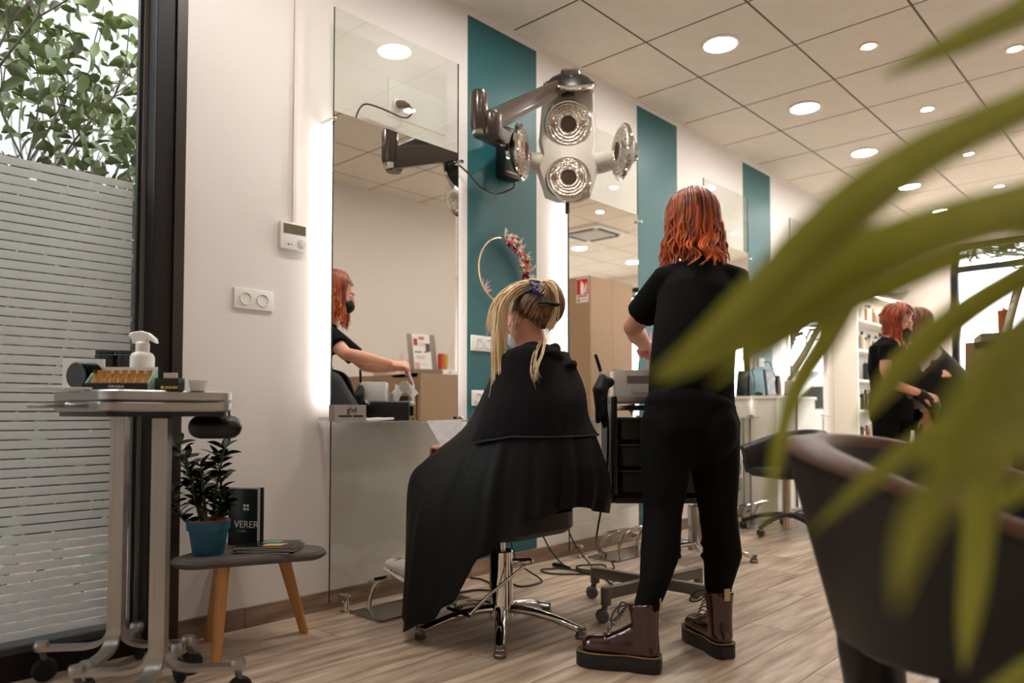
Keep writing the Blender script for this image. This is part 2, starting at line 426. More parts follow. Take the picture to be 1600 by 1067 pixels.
big = {1.41: 'added unseen round ceiling light brightening the left wall and thermostat', 2.61: 'large round ceiling light mirrored in the nearest tall panel', 3.81: 'nearest large round ceiling light in the row along the mirror wall',  # first light is out of view, added to brighten the left wall
       5.01: 'second large round ceiling light in the row along the mirror wall', 6.21: 'third large round ceiling light in the row along the mirror wall', 7.41: 'fourth ceiling light of the row, just under the big leaf', 8.61: 'last and farthest ceiling light of the row along the mirror wall'}
for x, lb in big.items(): panel_light(x, 1.955, lb)
for i, x in enumerate((6.21, 7.41, 8.61)): panel_light(x, -0.445, ['large round ceiling light behind the reception desk', 'large round ceiling light by the air conditioner, seen in the second mirror', 'large round ceiling light nearest the shop front behind reception'][i])
for i, x in enumerate((0.81, 2.01, 3.21, 4.41, 5.61, 6.81, 8.01)):
    spot_light(x, 1.355, ['small ceiling spot near the window end', 'small ceiling spot over the customer', 'small ceiling spot mirrored high in the nearest panel', 'nearest small ceiling spot right of the large round lights', 'second small ceiling spot right of the large round lights', 'third small ceiling spot in the middle row', 'farthest small ceiling spot in the middle row'][i])
for i, x in enumerate((1.41, 3.81, 5.01, 6.21, 8.61)):
    spot_light(x, 0.755, ['small ceiling spot above the foreground armchair', 'small ceiling spot above the reception desk corner', 'small ceiling spot at the right edge under the top leaf', 'small ceiling spot above the tall tan cabinet', 'small ceiling spot nearest the shop front'][i])

# ceiling cassette air conditioner (seen in the second mirror)
t = thing('air_conditioner', 'white ceiling cassette air conditioner seen in the second mirror', 'air conditioner', (6.87, 0.155, CEIL))
MB().prism(rrect(0.62, 0.62, .05), -0.03, 0.001, None, .008).build('casing', WHITEP, t)
MB().prism(rrect(0.36, 0.36, .02), -0.038, -0.028).build('grille', mat('grille_grey', (190, 182, 172), .6), t)
for a in range(4):
    MB().box((math.cos(a * math.pi / 2) * .235, math.sin(a * math.pi / 2) * .235, -.032), (.05, .40, .008), a * math.pi / 2).build('vent_slot', BLACKM, t)

# ------------------------------------------------------------------ street window at the left end of the mirror wall
w1 = tag(bpy.data.objects.new('window_1', None), 'tall dark-framed window with frosted striped film at the left', 'window', kind='structure'); COL.objects.link(w1)
f = MB().bb(1.04, 1.145, 2.70, 2.88, 0, 2.8, .004).build('frame_jamb', FRAME, w1, False)
MB().bb(1.108, 1.145, 2.688, 2.70, 0, 2.8).build('frame_lip', mat('dark_bronze_lip', (40, 27, 20), .45), w1, False)
MB().bb(-1.3, 1.04, 2.70, 2.88, 0, .085, .004).build('frame_sill', FRAME, w1, False)
MB().bb(-1.3, 1.04, 2.70, 2.88, 2.70, 2.8, .004).build('frame_head', FRAME, w1, False)
MB().bb(-1.3, -1.2, 2.70, 2.88, .085, 2.7, .004).build('frame_jamb', FRAME, w1, False)
MB().bb(1.026, 1.04, 2.772, 2.786, .085, 2.70).build('glazing_bead', mat('bead_grey', (150, 146, 142), .4, .6), w1, False)
MB().bb(1.014, 1.026, 2.78, 2.80, .085, 2.70).build('glazing_bead', mat('bead_dark', (34, 34, 36), .3), w1, False)
MB().bb(-1.2, 1.03, 2.786, 2.794, .085, 2.70).build('pane', GLASS, w1, False)
strip = MB().bb(-1.1, 1.0, 2.7835, 2.7855, 0, 0.0252).mesh('film_strip', FILM, False)
for i in range(51): inst('film_strip', strip, w1, (0, 0, 0.105 + i * 0.0303))

# ------------------------------------------------------------------ shop front glazing at the far end
def front_bay(n, y0, y1, label):
    w = tag(bpy.data.objects.new('window_%d' % n, None), label, 'window', kind='structure'); COL.objects.link(w)
    for a in (y0, y1 - .07): MB().bb(XF + .02, XF + .12, a, a + .07, 0, 2.72, .004).build('frame_post', FRAME, w, False)
    for z in (0.0, 2.40, 2.65): MB().bb(XF + .025, XF + .115, y0 + .07, y1 - .07, z, z + (.12 if z == 0 else .07), .004).build('frame_rail', FRAME, w, False)
    MB().bb(XF + .066, XF + .074, y0 + .07, y1 - .07, .12, 2.40).build('pane', GLASS, w, False)
    MB().bb(XF + .066, XF + .074, y0 + .07, y1 - .07, 2.47, 2.65).build('pane', GLASS, w, False)
front_bay(2, 0.78, 2.10, 'tall dark-framed shop front window nearest the mirror wall')
front_bay(3, -0.54, 0.78, 'tall dark-framed shop front window in the middle')
front_bay(4, -1.86, -0.54, 'tall dark-framed shop front window behind the reception')
front_bay(5, -3.0, -1.86, 'tall dark-framed shop front window farthest from the mirrors')

# ------------------------------------------------------------------ outdoors
struct('street_ground', MB().bb(XF + .2, 40, -25, 25, -.3, -.12), mat('asphalt', (150, 148, 146), .9, var=(3, (1, 1, 1), (128, 126, 124))), 'grey street surface outside the shop front', 'street')
struct('garden_ground', MB().bb(-6, XF, WY + .25, 12, -.3, -.05), mat('leaf_litter_soil', (84, 56, 40), .95, var=(16, (1, 1, 1), (24, 18, 14))), 'brown planted ground outside the striped window', 'ground')
BARK = mat('bark', (74, 62, 52), .9, var=(12, (1, 1, .2), (48, 40, 34)))
def branch(mb, p, d, l, r, depth, tips, rnd, spread=0.6):
    q = p + d * l; m_ = p + d * (l * .5) + Vector((rnd.uniform(-1, 1), rnd.uniform(-1, 1), rnd.uniform(-.5, .5))) * l * .07
    mb.tube(spline([p, m_, q], 3), [r * (1 - .3 * i / 6) for i in range(7)], 6)
    if depth == 0: tips.append((q, d)); return
    tips.append((q, d))
    for k in range(rnd.choice((2, 3))):
        nd = (d + Vector((rnd.uniform(-1, 1), rnd.uniform(-1, 1), rnd.uniform(-.25, .8))) * spread).normalized()
        branch(mb, q, nd, l * rnd.uniform(.62, .85), r * .66, depth - 1, tips, rnd, spread)
def leaf_mesh(name, m, l, w, fold=.25):
    v = []; f = []; N = 5
    for i in range(N + 1):
        t = i / N; ww = w * math.sin(math.pi * min(1, t * .92 + .06)) ** .8 * (1 if t < 1 else 0.02); x = l * t; z = -l * .25 * t * t
        v += [(x, -ww / 2, z + ww * fold), (x, 0, z), (x, ww / 2, z + ww * fold)]
    for i in range(N):
        a = i * 3; f += [[a, a + 1, a + 4, a + 3], [a + 1, a + 2, a + 5, a + 4]]
    mb = MB(); mb.add(v, f); mb.add([(x, y_, z - .0008) for x, y_, z in v], [q[::-1] for q in f]); return mb.mesh(name, m, True, 80)
# leafy shrub outside the striped window
LEAFG = leaf_mat('shrub_leaf', (98, 110, 52), (52, 66, 28), .35, .6, 5)
t = thing('leafy_tree', 'dense green leafy tree outside above the frosted film', 'tree', (0.95, 4.3, -0.05))
rnd = random.Random(5); tb = MB(); tips = []
for k in range(4):
    branch(tb, Vector((rnd.uniform(-.15, .15), rnd.uniform(-.1, .1), 0)), Vector((rnd.uniform(-.25, .3), rnd.uniform(-.3, .1), 1)).normalized(), .95, .018, 4, tips, rnd, .55)
tb.build('branch', BARK, t)
lm = leaf_mesh('leaf', LEAFG, .07, .036)
def shrub_pos():
    while True:
        x = rnd.uniform(.3, 1.75); yv = rnd.uniform(3.25, 4.2); z = rnd.uniform(1.35, 2.95)
        a = (x / yv - .16) / .26                     # 0 at the left, 1 at the right of the opening
        top = 2.95 - max(0, a - .25) * .85 + math.sin(x * 9 + yv * 5) * .12
        if z / yv * 3.6 > top * 1.02: continue
        if noise.noise(Vector((x * 4.5, yv * 2.5, z * 4.5))) < -.12: continue
        return Vector((x - .95, yv - 4.3, z + .05))
for i in range(300):
    inst('leaf', lm, t, shrub_pos(), (rnd.uniform(-1.2, 1.2), rnd.uniform(-.6, 1.3), rnd.uniform(0, 6.28)), (rnd.uniform(.75, 1.4),) * 3)
mb = MB(); src = [tuple(v.co) for v in lm.vertices]; fsrc = [list(p.vertices) for p in lm.polygons]
for i in range(2300):
    p = shrub_pos() if i < 1900 else Vector((rnd.uniform(-1.5, .8), rnd.uniform(-1.1, .3), rnd.uniform(.1, 1.4)))
    mt = Matrix.Translation(p) @ Euler((rnd.uniform(-1.2, 1.2), rnd.uniform(-.6, 1.3), rnd.uniform(0, 6.28))).to_matrix().to_4x4() @ Matrix.Scale(rnd.uniform(.75, 1.4), 4)
    mb.add([mt @ Vector(v) for v in src], fsrc)
o = mb.build('foliage', LEAFG, t, True, 80); o['kind'] = 'stuff'
# garden wall far behind the shrub
struct('garden_wall', MB().bb(-8, 9, 8.0, 8.2, -.3, 7), mat('pale_render', (104, 103, 105), .9), 'pale building wall beyond the leafy tree', 'wall')
struct('garden_fence', MB().bb(-6, 9, 6.0, 6.1, -.3, 2.45), mat('dark_timber', (30, 23, 19), .95, var=(9, (4, 1, .4), (12, 10, 9)), spec=.1), 'dark timber garden fence seen between the film strips', 'fence')
# street trees, buildings and a car beyond the shop front
def street_tree(x, y, h, seed, label):
    r_ = random.Random(seed); t = thing('street_tree', label, 'tree', (x, y, -.12), 0, 'trees outside the shop front')
    mb = MB(); tp = []
    branch(mb, Vector((0, 0, 0)), Vector((r_.uniform(-.1, .1), r_.uniform(-.1, .1), 1)).normalized(), h * .32, .13, 5, tp, r_, .7)
    mb.build('trunk', BARK, t)
    nb = MB()
    for q, d in tp:
        if q.z < h * .45: continue
        for k in range(12):
            c = q + Vector((r_.uniform(-.4, .4), r_.uniform(-.4, .4), r_.uniform(-.2, .2)))
            nb.tube([c, c + Vector((r_.uniform(-.3, .3), r_.uniform(-.3, .3), r_.uniform(-.1, .2)))], .02, 3)
    o = nb.build('twigs', mat('twig_grey_green', (58, 62, 48), .9), t); o['kind'] = 'stuff'
street_tree(14.5, 0.6, 5.2, 3, 'bare spreading tree outside, mirrored in the fourth panel')
street_tree(13.6, -0.45, 4.6, 21, 'bare tree close outside, behind the cream car in the mirror')
street_tree(17.0, 4.2, 6.0, 8, 'bare tree outside behind the dark window post')
street_tree(15.5, -3.6, 5.5, 14, 'bare tree outside, mirrored beside the tan cabinet')
bd = thing('street_building', 'pale low building across the street', 'building', (31, 0, -.12))
MB().bb(-1, 1, -22, 22, 0, 2.4).build('facade', mat('pale_facade', (206, 204, 200), .9), bd, False)
MB().bb(-1.1, 1.1, -22.2, 22.2, 2.4, 2.6).build('cornice', mat('grey_cornice', (150, 148, 146), .9), bd, False)
wn = MB().bb(-1.03, -.98, -.6, .6, .5, 1.7).mesh('window', mat('far_window', (90, 100, 108), .2), False)
for i in range(9): inst('window', wn, bd, (0, -16 + 4 * i, 0))
def car(x, y, rz, rgb, label):
    t = thing('parked_car', label, 'car', (x, y, -.12), rz, 'cars parked outside')
    prof = [(-2.0, .35), (-2.05, .75), (-1.7, .92), (-1.25, .98), (-.75, 1.42), (.55, 1.45), (1.15, .98), (1.85, .85), (2.05, .6), (2.0, .32)]
    mt = Matrix.Rotation(R(90), 4, 'X')
    MB().prism(prof, -.8, .8, mt, .06).build('body', mat('car_paint_%d' % rgb[0], rgb, .25, .2, coat=.5), t)
    gl = mat('car_glass', (30, 34, 38), .08)
    MB().prism([(-1.12, 1.0), (-.7, 1.37), (.5, 1.39), (1.02, 1.0)], -.815, .815, mt).build('windows', gl, t)
    for sx in (-1.25, 1.25):
        for sy in (-.74, .74):
            MB().lathe([(.0, -.1), (.3, -.1), (.32, -.05), (.32, .05), (.3, .1), (0, .1)], 18, Matrix.Translation((sx, sy, .32)) @ mt).build('wheel', BLACKM, t)
car(13.2, 1.2, R(90), (214, 206, 186), 'cream car parked outside, mirrored in the fourth panel')
car(13.4, -4.0, R(90), (120, 126, 132), 'grey car parked outside behind reception')
# ------------------------------------------------------------------ mirror panels: a tall sheet of glass off the wall, silvered in the middle, lit from behind
LEDM = emit_mat('led_strip', (255, 252, 246), LED_L)
def mirror_panel(x0, label, first=False):
    t = thing('mirror_panel', label, 'mirror', (x0, GY, 0), 0, 'tall glass mirror panels on the banded wall')
    W = 0.71
    MB().bb(0, W, 0.000, 0.006, 0.045, .7895).build('lower_glass', GLASSB, t, False)
    MB().bb(0, W, 0.000, 0.006, 2.0955, 2.54).build('upper_glass', GLASSB, t, False)
    for x in (-.0015, W): MB().bb(x, x + .0015, -.001, .007, 0.045, 2.54).build('glass_edge', GLEDGE, t, False)
    MB().bb(0.0, W, 0.0, 0.008, 0.79, 2.095).build('silvered_mirror', MIRROR, t, False)
    MB().bb(0.004, W - .004, 0.012, 0.020, 0.80, 2.085).build('backing_board', WHITEP, t, False)
    for x in (0.012, W - .012): MB().bb(x - .006, x + .006, 0.021, 0.029, 0.86, 2.04).build('led_strip', LEDM, t, False)
    MB().bb(-.03, W + .0, -.075, -.002, .784, .790).build('shelf', GLASS, t, False)
    MB().bb(-.03, W + .0, -.0765, -.075, .784, .790).build('shelf_edge', mat('shelf_edge_grey', (158, 156, 146), .3), t, False)
    for x in (-.012, W + .004):
        for z in (.80, 2.05): MB().box((x, .02, z), (.02, .09, .016), None, .003).build('wall_clip', CHROME, t)
    for x in (.06, W - .06):
        p = MB().lathe([(.026, 0), (.026, .006), (.011, .008), (.011, .05)], 16, Matrix.Translation((x, -.03, 0))).build('foot', CHROME, t)
        MB().box((x, -.012, .058), (.03, .05, .03), None, .003).build('foot_clamp', CHROME, t)
    return t
PX = (1.747, 3.320, 4.895, 6.430)
for x, lb in zip(PX, ('nearest tall mirror panel, left of the wreath, above the grey box', 'second tall mirror panel, reflecting the tan cabinet and fire sign', 'third tall mirror panel, right behind the standing hairdresser\'s head', 'fourth and farthest tall mirror panel, reflecting trees outside')):
    mirror_panel(x, lb)

# power lead behind the clear top of the first panel
t = thing('panel_power_lead', 'brown power lead plugged in behind the clear top of the first mirror', 'cable', (2.14, WY, 2.26))
MB().lathe([(.03, 0), (.03, .008), (.022, .01)], 20, axis((0, -1, 0))).build('wall_outlet', WHITEP, t)
MB().tube([(0.0, -.008, 0), (.01, -.035, -.005), (.025, -.05, -.01)], [.019, .018, .009], 10, 'round').build('plug', mat('plug_brown', (110, 92, 80), .5), t)
MB().tube(spline([(.025, -.05, -.01), (.05, -.052, -.03), (.0, -.05, -.075), (-.14, -.05, -.07), (-.23, -.052, -.085), (-.27, -.054, -.17), (-.235, -.058, -.24)], 7), .0042, 8, 'round').build('lead', mat('lead_brown', (78, 58, 42), .45), t)
MB().bb(-.055, .30, -.0025, .0, -.065, .11).build('cover_plate', WHITEP, t, False)

# ------------------------------------------------------------------ wall fittings
t = thing('thermostat', 'white thermostat with grey screen left of the first mirror', 'thermostat', (1.60, WY, 1.545))
MB().box((0, -.011, 0), (.124, .022, .112), None, .005).build('casing', WHITEP, t)
MB().bb(-.05, .05, -.0235, -.021, .008, .046).build('screen', mat('lcd_olive', (104, 98, 76), .25), t, False)
MB().lathe([(.02, 0), (.02, .002), (.018, .003)], 24, axis((0, -1, 0), (.033, -.022, -.028))).build('button_ring', mat('soft_grey', (216, 214, 212), .4), t)
for k in range(4): MB().box((.033 + .011 * math.cos(k * 1.571), -.0255, -.028 + .011 * math.sin(k * 1.571)), (.004, .001, .004)).build('button_mark', mat('mid_grey', (150, 150, 150), .5), t)
MB().lathe([(.0035, 0), (.0035, .001)], 12, axis((0, -1, 0), (-.028, -.022, -.037))).build('logo_dot', BLACKM, t)
MB().bb(-.021, -.011, -.0226, -.022, -.0395, -.0345).build('logo_bar', mat('mid_grey', (150, 150, 150)), t, False)
tr = MB().bb(1.597, 1.613, WY - .012, WY, 1.60, CEIL).build('cable_trunking', TRIMW, None, False); tag(tr, 'slim white cable cover running from the thermostat to the ceiling', 'cable cover')
def socket2(x, z, label, w=.165, n=2):
    t = thing('wall_socket', label, 'socket', (x, WY, z), 0, 'double wall sockets')
    MB().box((0, -.005, 0), (w, .01, .08), None, .003).build('plate', WHITEP, t)
    for k in range(n):
        xx = (k - (n - 1) / 2) * .071
        s_ = MB().lathe([(.0, -.004), (.019, -.004), (.021, .002), (.024, .003), (.025, 0)], 24, axis((0, -1, 0), (xx, -.0105, 0)), cap=False).build('outlet', mat('socket_ivory', (228, 222, 212), .4), t)
        for dx, dz in ((-.0085, 0), (.0085, 0), (0, .012)): MB().lathe([(.0028, -.0035), (.0028, -.003)], 8, axis((0, -1, 0), (xx + dx, -.0105, dz))).build('hole', BLACKM, s_)
    return t
socket2(1.434, 1.268, 'double white wall socket left of the thermostat on the white wall')
socket2(2.695, 1.18, 'double white wall socket on the first teal band under the wreath')
socket2(2.66, .90, 'small white wall socket low on the first teal band beside the cape', .08, 1)
socket2(5.97, 1.245, 'white wall socket with a lead on the third teal band', .10, 1)

def wreath(x, z, rad, label, warm, seed, a0, a1):
    t = thing('flower_hoop', label, 'wreath', (x, WY - .03, z), 0, 'dried flower hoops on the teal bands'); r_ = random.Random(seed)
    MB().tube([(rad * math.cos(a), 0, rad * math.sin(a)) for a in [2 * math.pi * i / 48 for i in range(48)]], .0042, 8, closed=True).build('hoop', mat('gold_hoop', (204, 172, 132), .3, .7), t)
    cols = [(240, 224, 200), (226, 120, 128), (180, 40, 52), (246, 236, 216), (96, 30, 26)] if not warm else [(226, 120, 50), (236, 160, 90), (200, 70, 50), (244, 220, 190), (150, 90, 30)]
    ms = [mat('petal_%d_%d' % (c[0], c[1]), c, .8) for c in cols]
    N = 90
    for i in range(N):
        a = R(a0 + (a1 - a0) * (i + r_.random()) / N); rr = rad + r_.uniform(-.022, .026); c = Vector((rr * math.cos(a), -r_.uniform(.004, .03), rr * math.sin(a)))
        k = r_.choice((0, 0, 1, 1, 2, 3, 3, 4)); mb = MB()
        d = Vector((r_.uniform(-1, 1), -r_.random(), r_.uniform(-.6, 1))).normalized()
        if k in (0, 3):
            for q in range(3): mb.tube([c, c + (d + Vector((r_.uniform(-.6, .6), 0, r_.uniform(-.6, .6)))) * r_.uniform(.02, .038)], [.0045, .002], 5, 'round')
        else:
            for q in range(5):
                an = q * 1.2566; e = d.orthogonal().normalized() * math.cos(an) + d.cross(d.orthogonal()).normalized() * math.sin(an)
                mb.ell(c + e * .009, (.0095, .0075, .006), None, 7, 4)
        mb.build('flower' if k in (1, 2, 4) else 'sprig', ms[k], t)
    mb = MB()
    if not warm:
        for q in range(18):
            a = R(222 + r_.uniform(-10, 10)); c = Vector((rad * math.cos(a), -.01, rad * math.sin(a)))
            mb.tube([c, c + Vector((r_.uniform(-.01, .04), -r_.random() * .02, r_.uniform(.0, .04)))], [.002, .0008], 4)
        mb.build('feather_tuft', mat('petal_pink', (236, 176, 186), .8), t)
    mb = MB(); c = Vector((rad * math.cos(R(a1)), -.01, rad * math.sin(R(a1))))
    for s_ in (0, 1): mb.tube([c + Vector((.0 + s_ * .02, 0, 0)), c + Vector((-.012 + s_ * .016, -.005, .03)), c + Vector((-.006, -.004, .055)), c + Vector((.014, 0, .045))], .0035, 6, 'round')
    mb.build('ribbon_loop', ms[3], t)
    return t
wreath(2.815, 1.57, .172, 'gold hoop wreath with pink and cream dried flowers beside the first mirror', False, 3, -10, 84)
wreath(5.90, 1.60, .172, 'hoop wreath with orange dried flowers on the far teal band', True, 6, 95, 320)

# ------------------------------------------------------------------ wall-mounted hood dryer
BRONZE = mat('bronze_grey_plastic', (66, 52, 44), 0.28, .25, coat=.4)
GREYPL = mat('warm_grey_plastic', (190, 182, 170), .38)
dr = thing('hood_dryer', 'wall-mounted hood dryer with five chrome lamp heads on a folding bronze arm', 'hair dryer', (0, 0, 0))
wb = MB().box((2.86, WY - .035, 2.20), (.13, .07, .27), None, .012).build('wall_mount', BLACKP, dr)
MB().bb(2.80, 2.92, WY - .0725, WY - .068, 2.085, 2.095).build('mount_trim', CHROME, wb, False)
# elbow post and arms
E0 = Vector((2.285, 2.335, 0))
def beam(p, q, w, h0, h1, name, m):
    p = Vector(p); q = Vector(q); d = q - p; s_ = Vector((d.y, -d.x, 0)).normalized(); mb = MB(); n = 12; vs = []
    for i in range(7):
        t_ = i / 6; c = p + d * t_; hh = h0 + (h1 - h0) * t_
        for k, (px, pz) in enumerate(rrect(w, hh, min(w, hh) * .16, 2)): vs.append(c + s_ * px + Vector((0, 0, pz)))
    kk = len(rrect(w, .1, .02, 2)); fs = []
    for i in range(6):
        for j in range(kk): fs.append([i * kk + j, i * kk + (j + 1) % kk, (i + 1) * kk + (j + 1) % kk, (i + 1) * kk + j])
    fs.append(list(range(kk))[::-1]); fs.append([6 * kk + j for j in range(kk)])
    mb.add(vs, fs); return mb.build(name, m, dr)
beam((2.30, 2.345, 2.10), (2.86, 2.66, 2.24), .05, .105, .09, 'lower_arm', BRONZE)
post = MB().tube([E0 + Vector((0, 0, 2.075)), E0 + Vector((0, 0, 2.09)), E0 + Vector((0, 0, 2.235)), E0 + Vector((0, 0, 2.25))], [.036, .041, .041, .034], 20).build('elbow_post', BRONZE, dr)
MB().tube([E0 + Vector((0, 0, 2.055)), E0 + Vector((0, 0, 2.076))], .03, 18).build('post_collar', CHROME, post)
H = CF(.287, 3.82, 2.168)                      # dryer head centre
top = CF(.276, 3.76, 2.515)
beam(E0 + Vector((0.045, -.012, 2.12)), top + Vector((-.02, .01, -.02)), .055, .115, .085, 'upper_arm', BRONZE)
MB().tube([E0 + Vector((.05, -.03, 2.05)), E0 + Vector((.05, -.03, 2.065)), E0 + Vector((.05, -.03, 2.145)), E0 + Vector((.05, -.03, 2.16))], [.038, .046, .046, .04], 20).build('elbow_joint', BRONZE, dr)
MB().tube(spline([top + Vector((-.02, .01, -.02)), top + Vector((0, 0, .02)), top + Vector((.012, 0, .0)), top + Vector((.018, 0, -.07))], 5), [.034] * 8 + [.036] * 8, 14).build('arm_end_joint', BRONZE, dr)
MB().tube(spline([(2.87, WY - .05, 2.07), (2.87, WY - .06, 2.02), (2.78, WY - .03, 1.975), (2.66, WY - .03, 1.98), (2.57, WY - .03, 2.03), (2.47, WY - .02, 2.08)], 7), .005, 8, 'round').build('power_cord', mat('cord_dark', (58, 46, 34), .4), dr)
hd = Matrix.Translation(H) @ Matrix.Rotation(YAW - R(90), 4, 'Z') @ Matrix.Scale(1.06, 4)      # local: x right, y away, z up
def hp(x, y_, z): return hd @ Vector((x, y_, z))
def lamp_head(x, y_, z, n, r, name='lamp_head', knob=True):
    c = hp(x, y_, z); d = (hd.to_3x3() @ Vector(n)).normalized(); mt = axis(d, c)
    b = MB().lathe([(0, -.055), (r * .45, -.052), (r * .75, -.035), (r * .97, -.008), (r * .97, 0)], 32, mt, cap=False).build(name, BLACKP, dr)
    r *= 1.06
    MB().lathe([(r * .95, -.012), (r * 1.03, -.008), (r * 1.04, .0), (r * .99, .008), (r * .9, .008)], 36, mt, cap=False).build('chrome_rim', CHROME, b)
    # faceted glass lens: ridged dome with rings
    prof = [(r * .92, .006)]
    for i in range(9):
        q = .9 - i * .065; prof.append((r * q, .010 + .022 * (1 - q) + (.0035 if i % 2 else 0)))
    prof += [(r * .34, .028), (r * .32, .022)]
    MB().lathe(prof, 48, mt, cap=False).build('lens', mat('ribbed_lens', (205, 196, 184), .12, .85, bump=(70, 1.0)), b)
    MB().lathe([(0, .0225), (r * .33, .0215)], 24, mt, cap=False).build('centre_grille', BLACKM, b)
    g = MB(); rr = r * .31
    for k in range(-4, 5):
        s_ = k * rr / 4.5; hh = math.sqrt(max(0, rr * rr - s_ * s_))
        g.tube([mt @ Vector((s_, -hh, .0245)), mt @ Vector((s_, hh, .0245))], .0011, 4); g.tube([mt @ Vector((-hh, s_, .0245)), mt @ Vector((hh, s_, .0245))], .0011, 4)
    for rad, a0 in ((r * .62, 0), (r * .62, 180)):
        c2 = Vector((rad * math.cos(R(a0)), rad * math.sin(R(a0)), .026))
        for k in range(6): g.tube([mt @ (c2 + Vector((-.014, -.015 + k * .006, 0))), mt @ (c2 + Vector((.014, -.013 + k * .006, 0)))], .0012, 4)
    g.build('grille_wires', mat('grille_bronze', (120, 92, 70), .35, .8), b)
    if knob:
        MB().lathe([(r * .3, -.075), (r * .36, -.07), (r * .4, -.05), (r * .4, -.04)], 24, mt).build('back_cap', BRONZE if abs(n[2]) > .5 else CHROME, b)
    return b
lamp_head(0, -.055, .122, (0, -.97, -.22), .112, knob=False)
lamp_head(0, -.055, -.142, (0, -1, .04), .106, knob=False)
lamp_head(-.225, -.15, -.045, (.96, -.26, 0), .126)
lamp_head(.243, -.15, -.045, (-.97, -.2, .0), .126)
lamp_head(.01, -.06, .315, (0, .5, -.87), .125)
# grey plastic spider that carries the heads
sp_ = MB()
mt = hd @ Matrix.Rotation(R(90), 4, 'X')
sp_.prism([(-.12, .30), (-.075, .33), (.085, .33), (.13, .30), (.14, .05), (.125, -.02), (.15, -.09), (.11, -.22), (.05, -.245), (-.05, -.245), (-.11, -.22), (-.15, -.09), (-.125, -.02), (-.14, .05)][::-1], -.02, .045, mt, .02)
sp_.build('spider_plate', GREYPL, dr)
for s_ in (-1, 1):
    MB().tube([hp(s_ * .1, .02, -.045), hp(s_ * .17, .005, -.045), hp(s_ * .235, -.06, -.045), hp(s_ * .262, -.12, -.045)], [(.062, .058), (.06, .052), (.05, .045), (.035, .035)], 18, 'round').build('spider_arm', GREYPL, dr)
MB().tube([hp(0, .02, .28), hp(.005, .0, .35), hp(.01, -.05, .365), hp(.01, -.09, .345)], [.055, .05, .04, .03], 14, 'round').build('neck', GREYPL, dr)
MB().lathe([(.013, 0), (.013, .006), (.008, .009)], 16, axis((hd.to_3x3() @ Vector((0, -1, 0))), hp(0, -.03, -.012))).build('centre_screw', ALUD, dr)
MB().tube([hp(0, .0, -.24), hp(0, .0, -.30)], .011, 10).build('handle_stub', BLACKP, dr)

# ------------------------------------------------------------------ aluminium rolling table by the window
rt_ = thing('rolling_table', 'brushed aluminium rolling table on two pillars by the striped window', 'table', (0.875, 2.325, 0))
for z, h_ in ((.829, .028), (.859, .029)):
    MB().prism(rrect(.37, .45, .05, 5), z, z + h_, None, .004).build('table_top', ALU, rt_)
MB().prism(rrect(.34, .42, .03, 4), .815, .829).build('under_plate', BLACKP, rt_)
for k in range(3): MB().tube([(-.2, -.15 + k * .15, .846), (-.26, -.2 + k * .17, .846)], .006, 8, 'round').build('side_rail', ALU, rt_)
def bent_bar(px, py, ang, name='pillar_bar', ln=.2):
    d = Vector((math.cos(ang), math.sin(ang), 0)); o_ = Vector((px, py, 0)) + d * .014
    pts = [o_ + Vector((0, 0, .81)), o_ + Vector((0, 0, .17))]
    for i in range(1, 6):
        a = R(90 * i / 6); pts.append(o_ + d * (.06 * (1 - math.cos(a))) + Vector((0, 0, .17 - .06 * math.sin(a))))
    pts += [o_ + d * .07 + Vector((0, 0, .107)), o_ + d * ln + Vector((0, 0, .107))]
    s_ = Vector((-d.y, d.x, 0)); vs = []; fs = []
    for i, p in enumerate(pts):
        a = pts[max(0, i - 1)]; b = pts[min(len(pts) - 1, i + 1)]; tg = (b - a).normalized(); nn = tg.cross(s_)
        for sx, sn in ((-.021, -.006), (.021, -.006), (.021, .006), (-.021, .006)): vs.append(p + s_ * sx + nn * sn)
    for i in range(len(pts) - 1):
        for j in range(4): fs.append([i * 4 + j, i * 4 + (j + 1) % 4, i * 4 + 4 + (j + 1) % 4, i * 4 + 4 + j])
    fs += [[3, 2, 1, 0], [len(pts) * 4 - 4, len(pts) * 4 - 3, len(pts) * 4 - 2, len(pts) * 4 - 1]]
    b = MB().add(vs, fs).build(name, ALU, rt_, True, 30)
    e = o_ + d * ln
    MB().lathe([(.02, .1), (.022, .104), (.022, .118), (.018, .128), (0, .13)], 16, Matrix.Translation((e.x, e.y, 0))).build('end_cap', ALU, b)
    c = e + d * .0
    MB().tube([c + Vector((0, 0, .1)), c + Vector((.012, .012, .07))], .01, 8).build('caster_fork', ALUD, b)
    MB().lathe([(0, -.012), (.03, -.012), (.036, -.006), (.036, .006), (.03, .012), (0, .012)], 20, axis((math.sin(ang + .6), -math.cos(ang + .6), 0), c + Vector((.014, .014, .037)))).build('caster_wheel', BLACKM, b)
for py in (-.155, .165):
    for k in range(4): bent_bar(-.005, py, YAW - R(90) + R(8) + k * R(90), ln=.165 if k == 1 else .2)
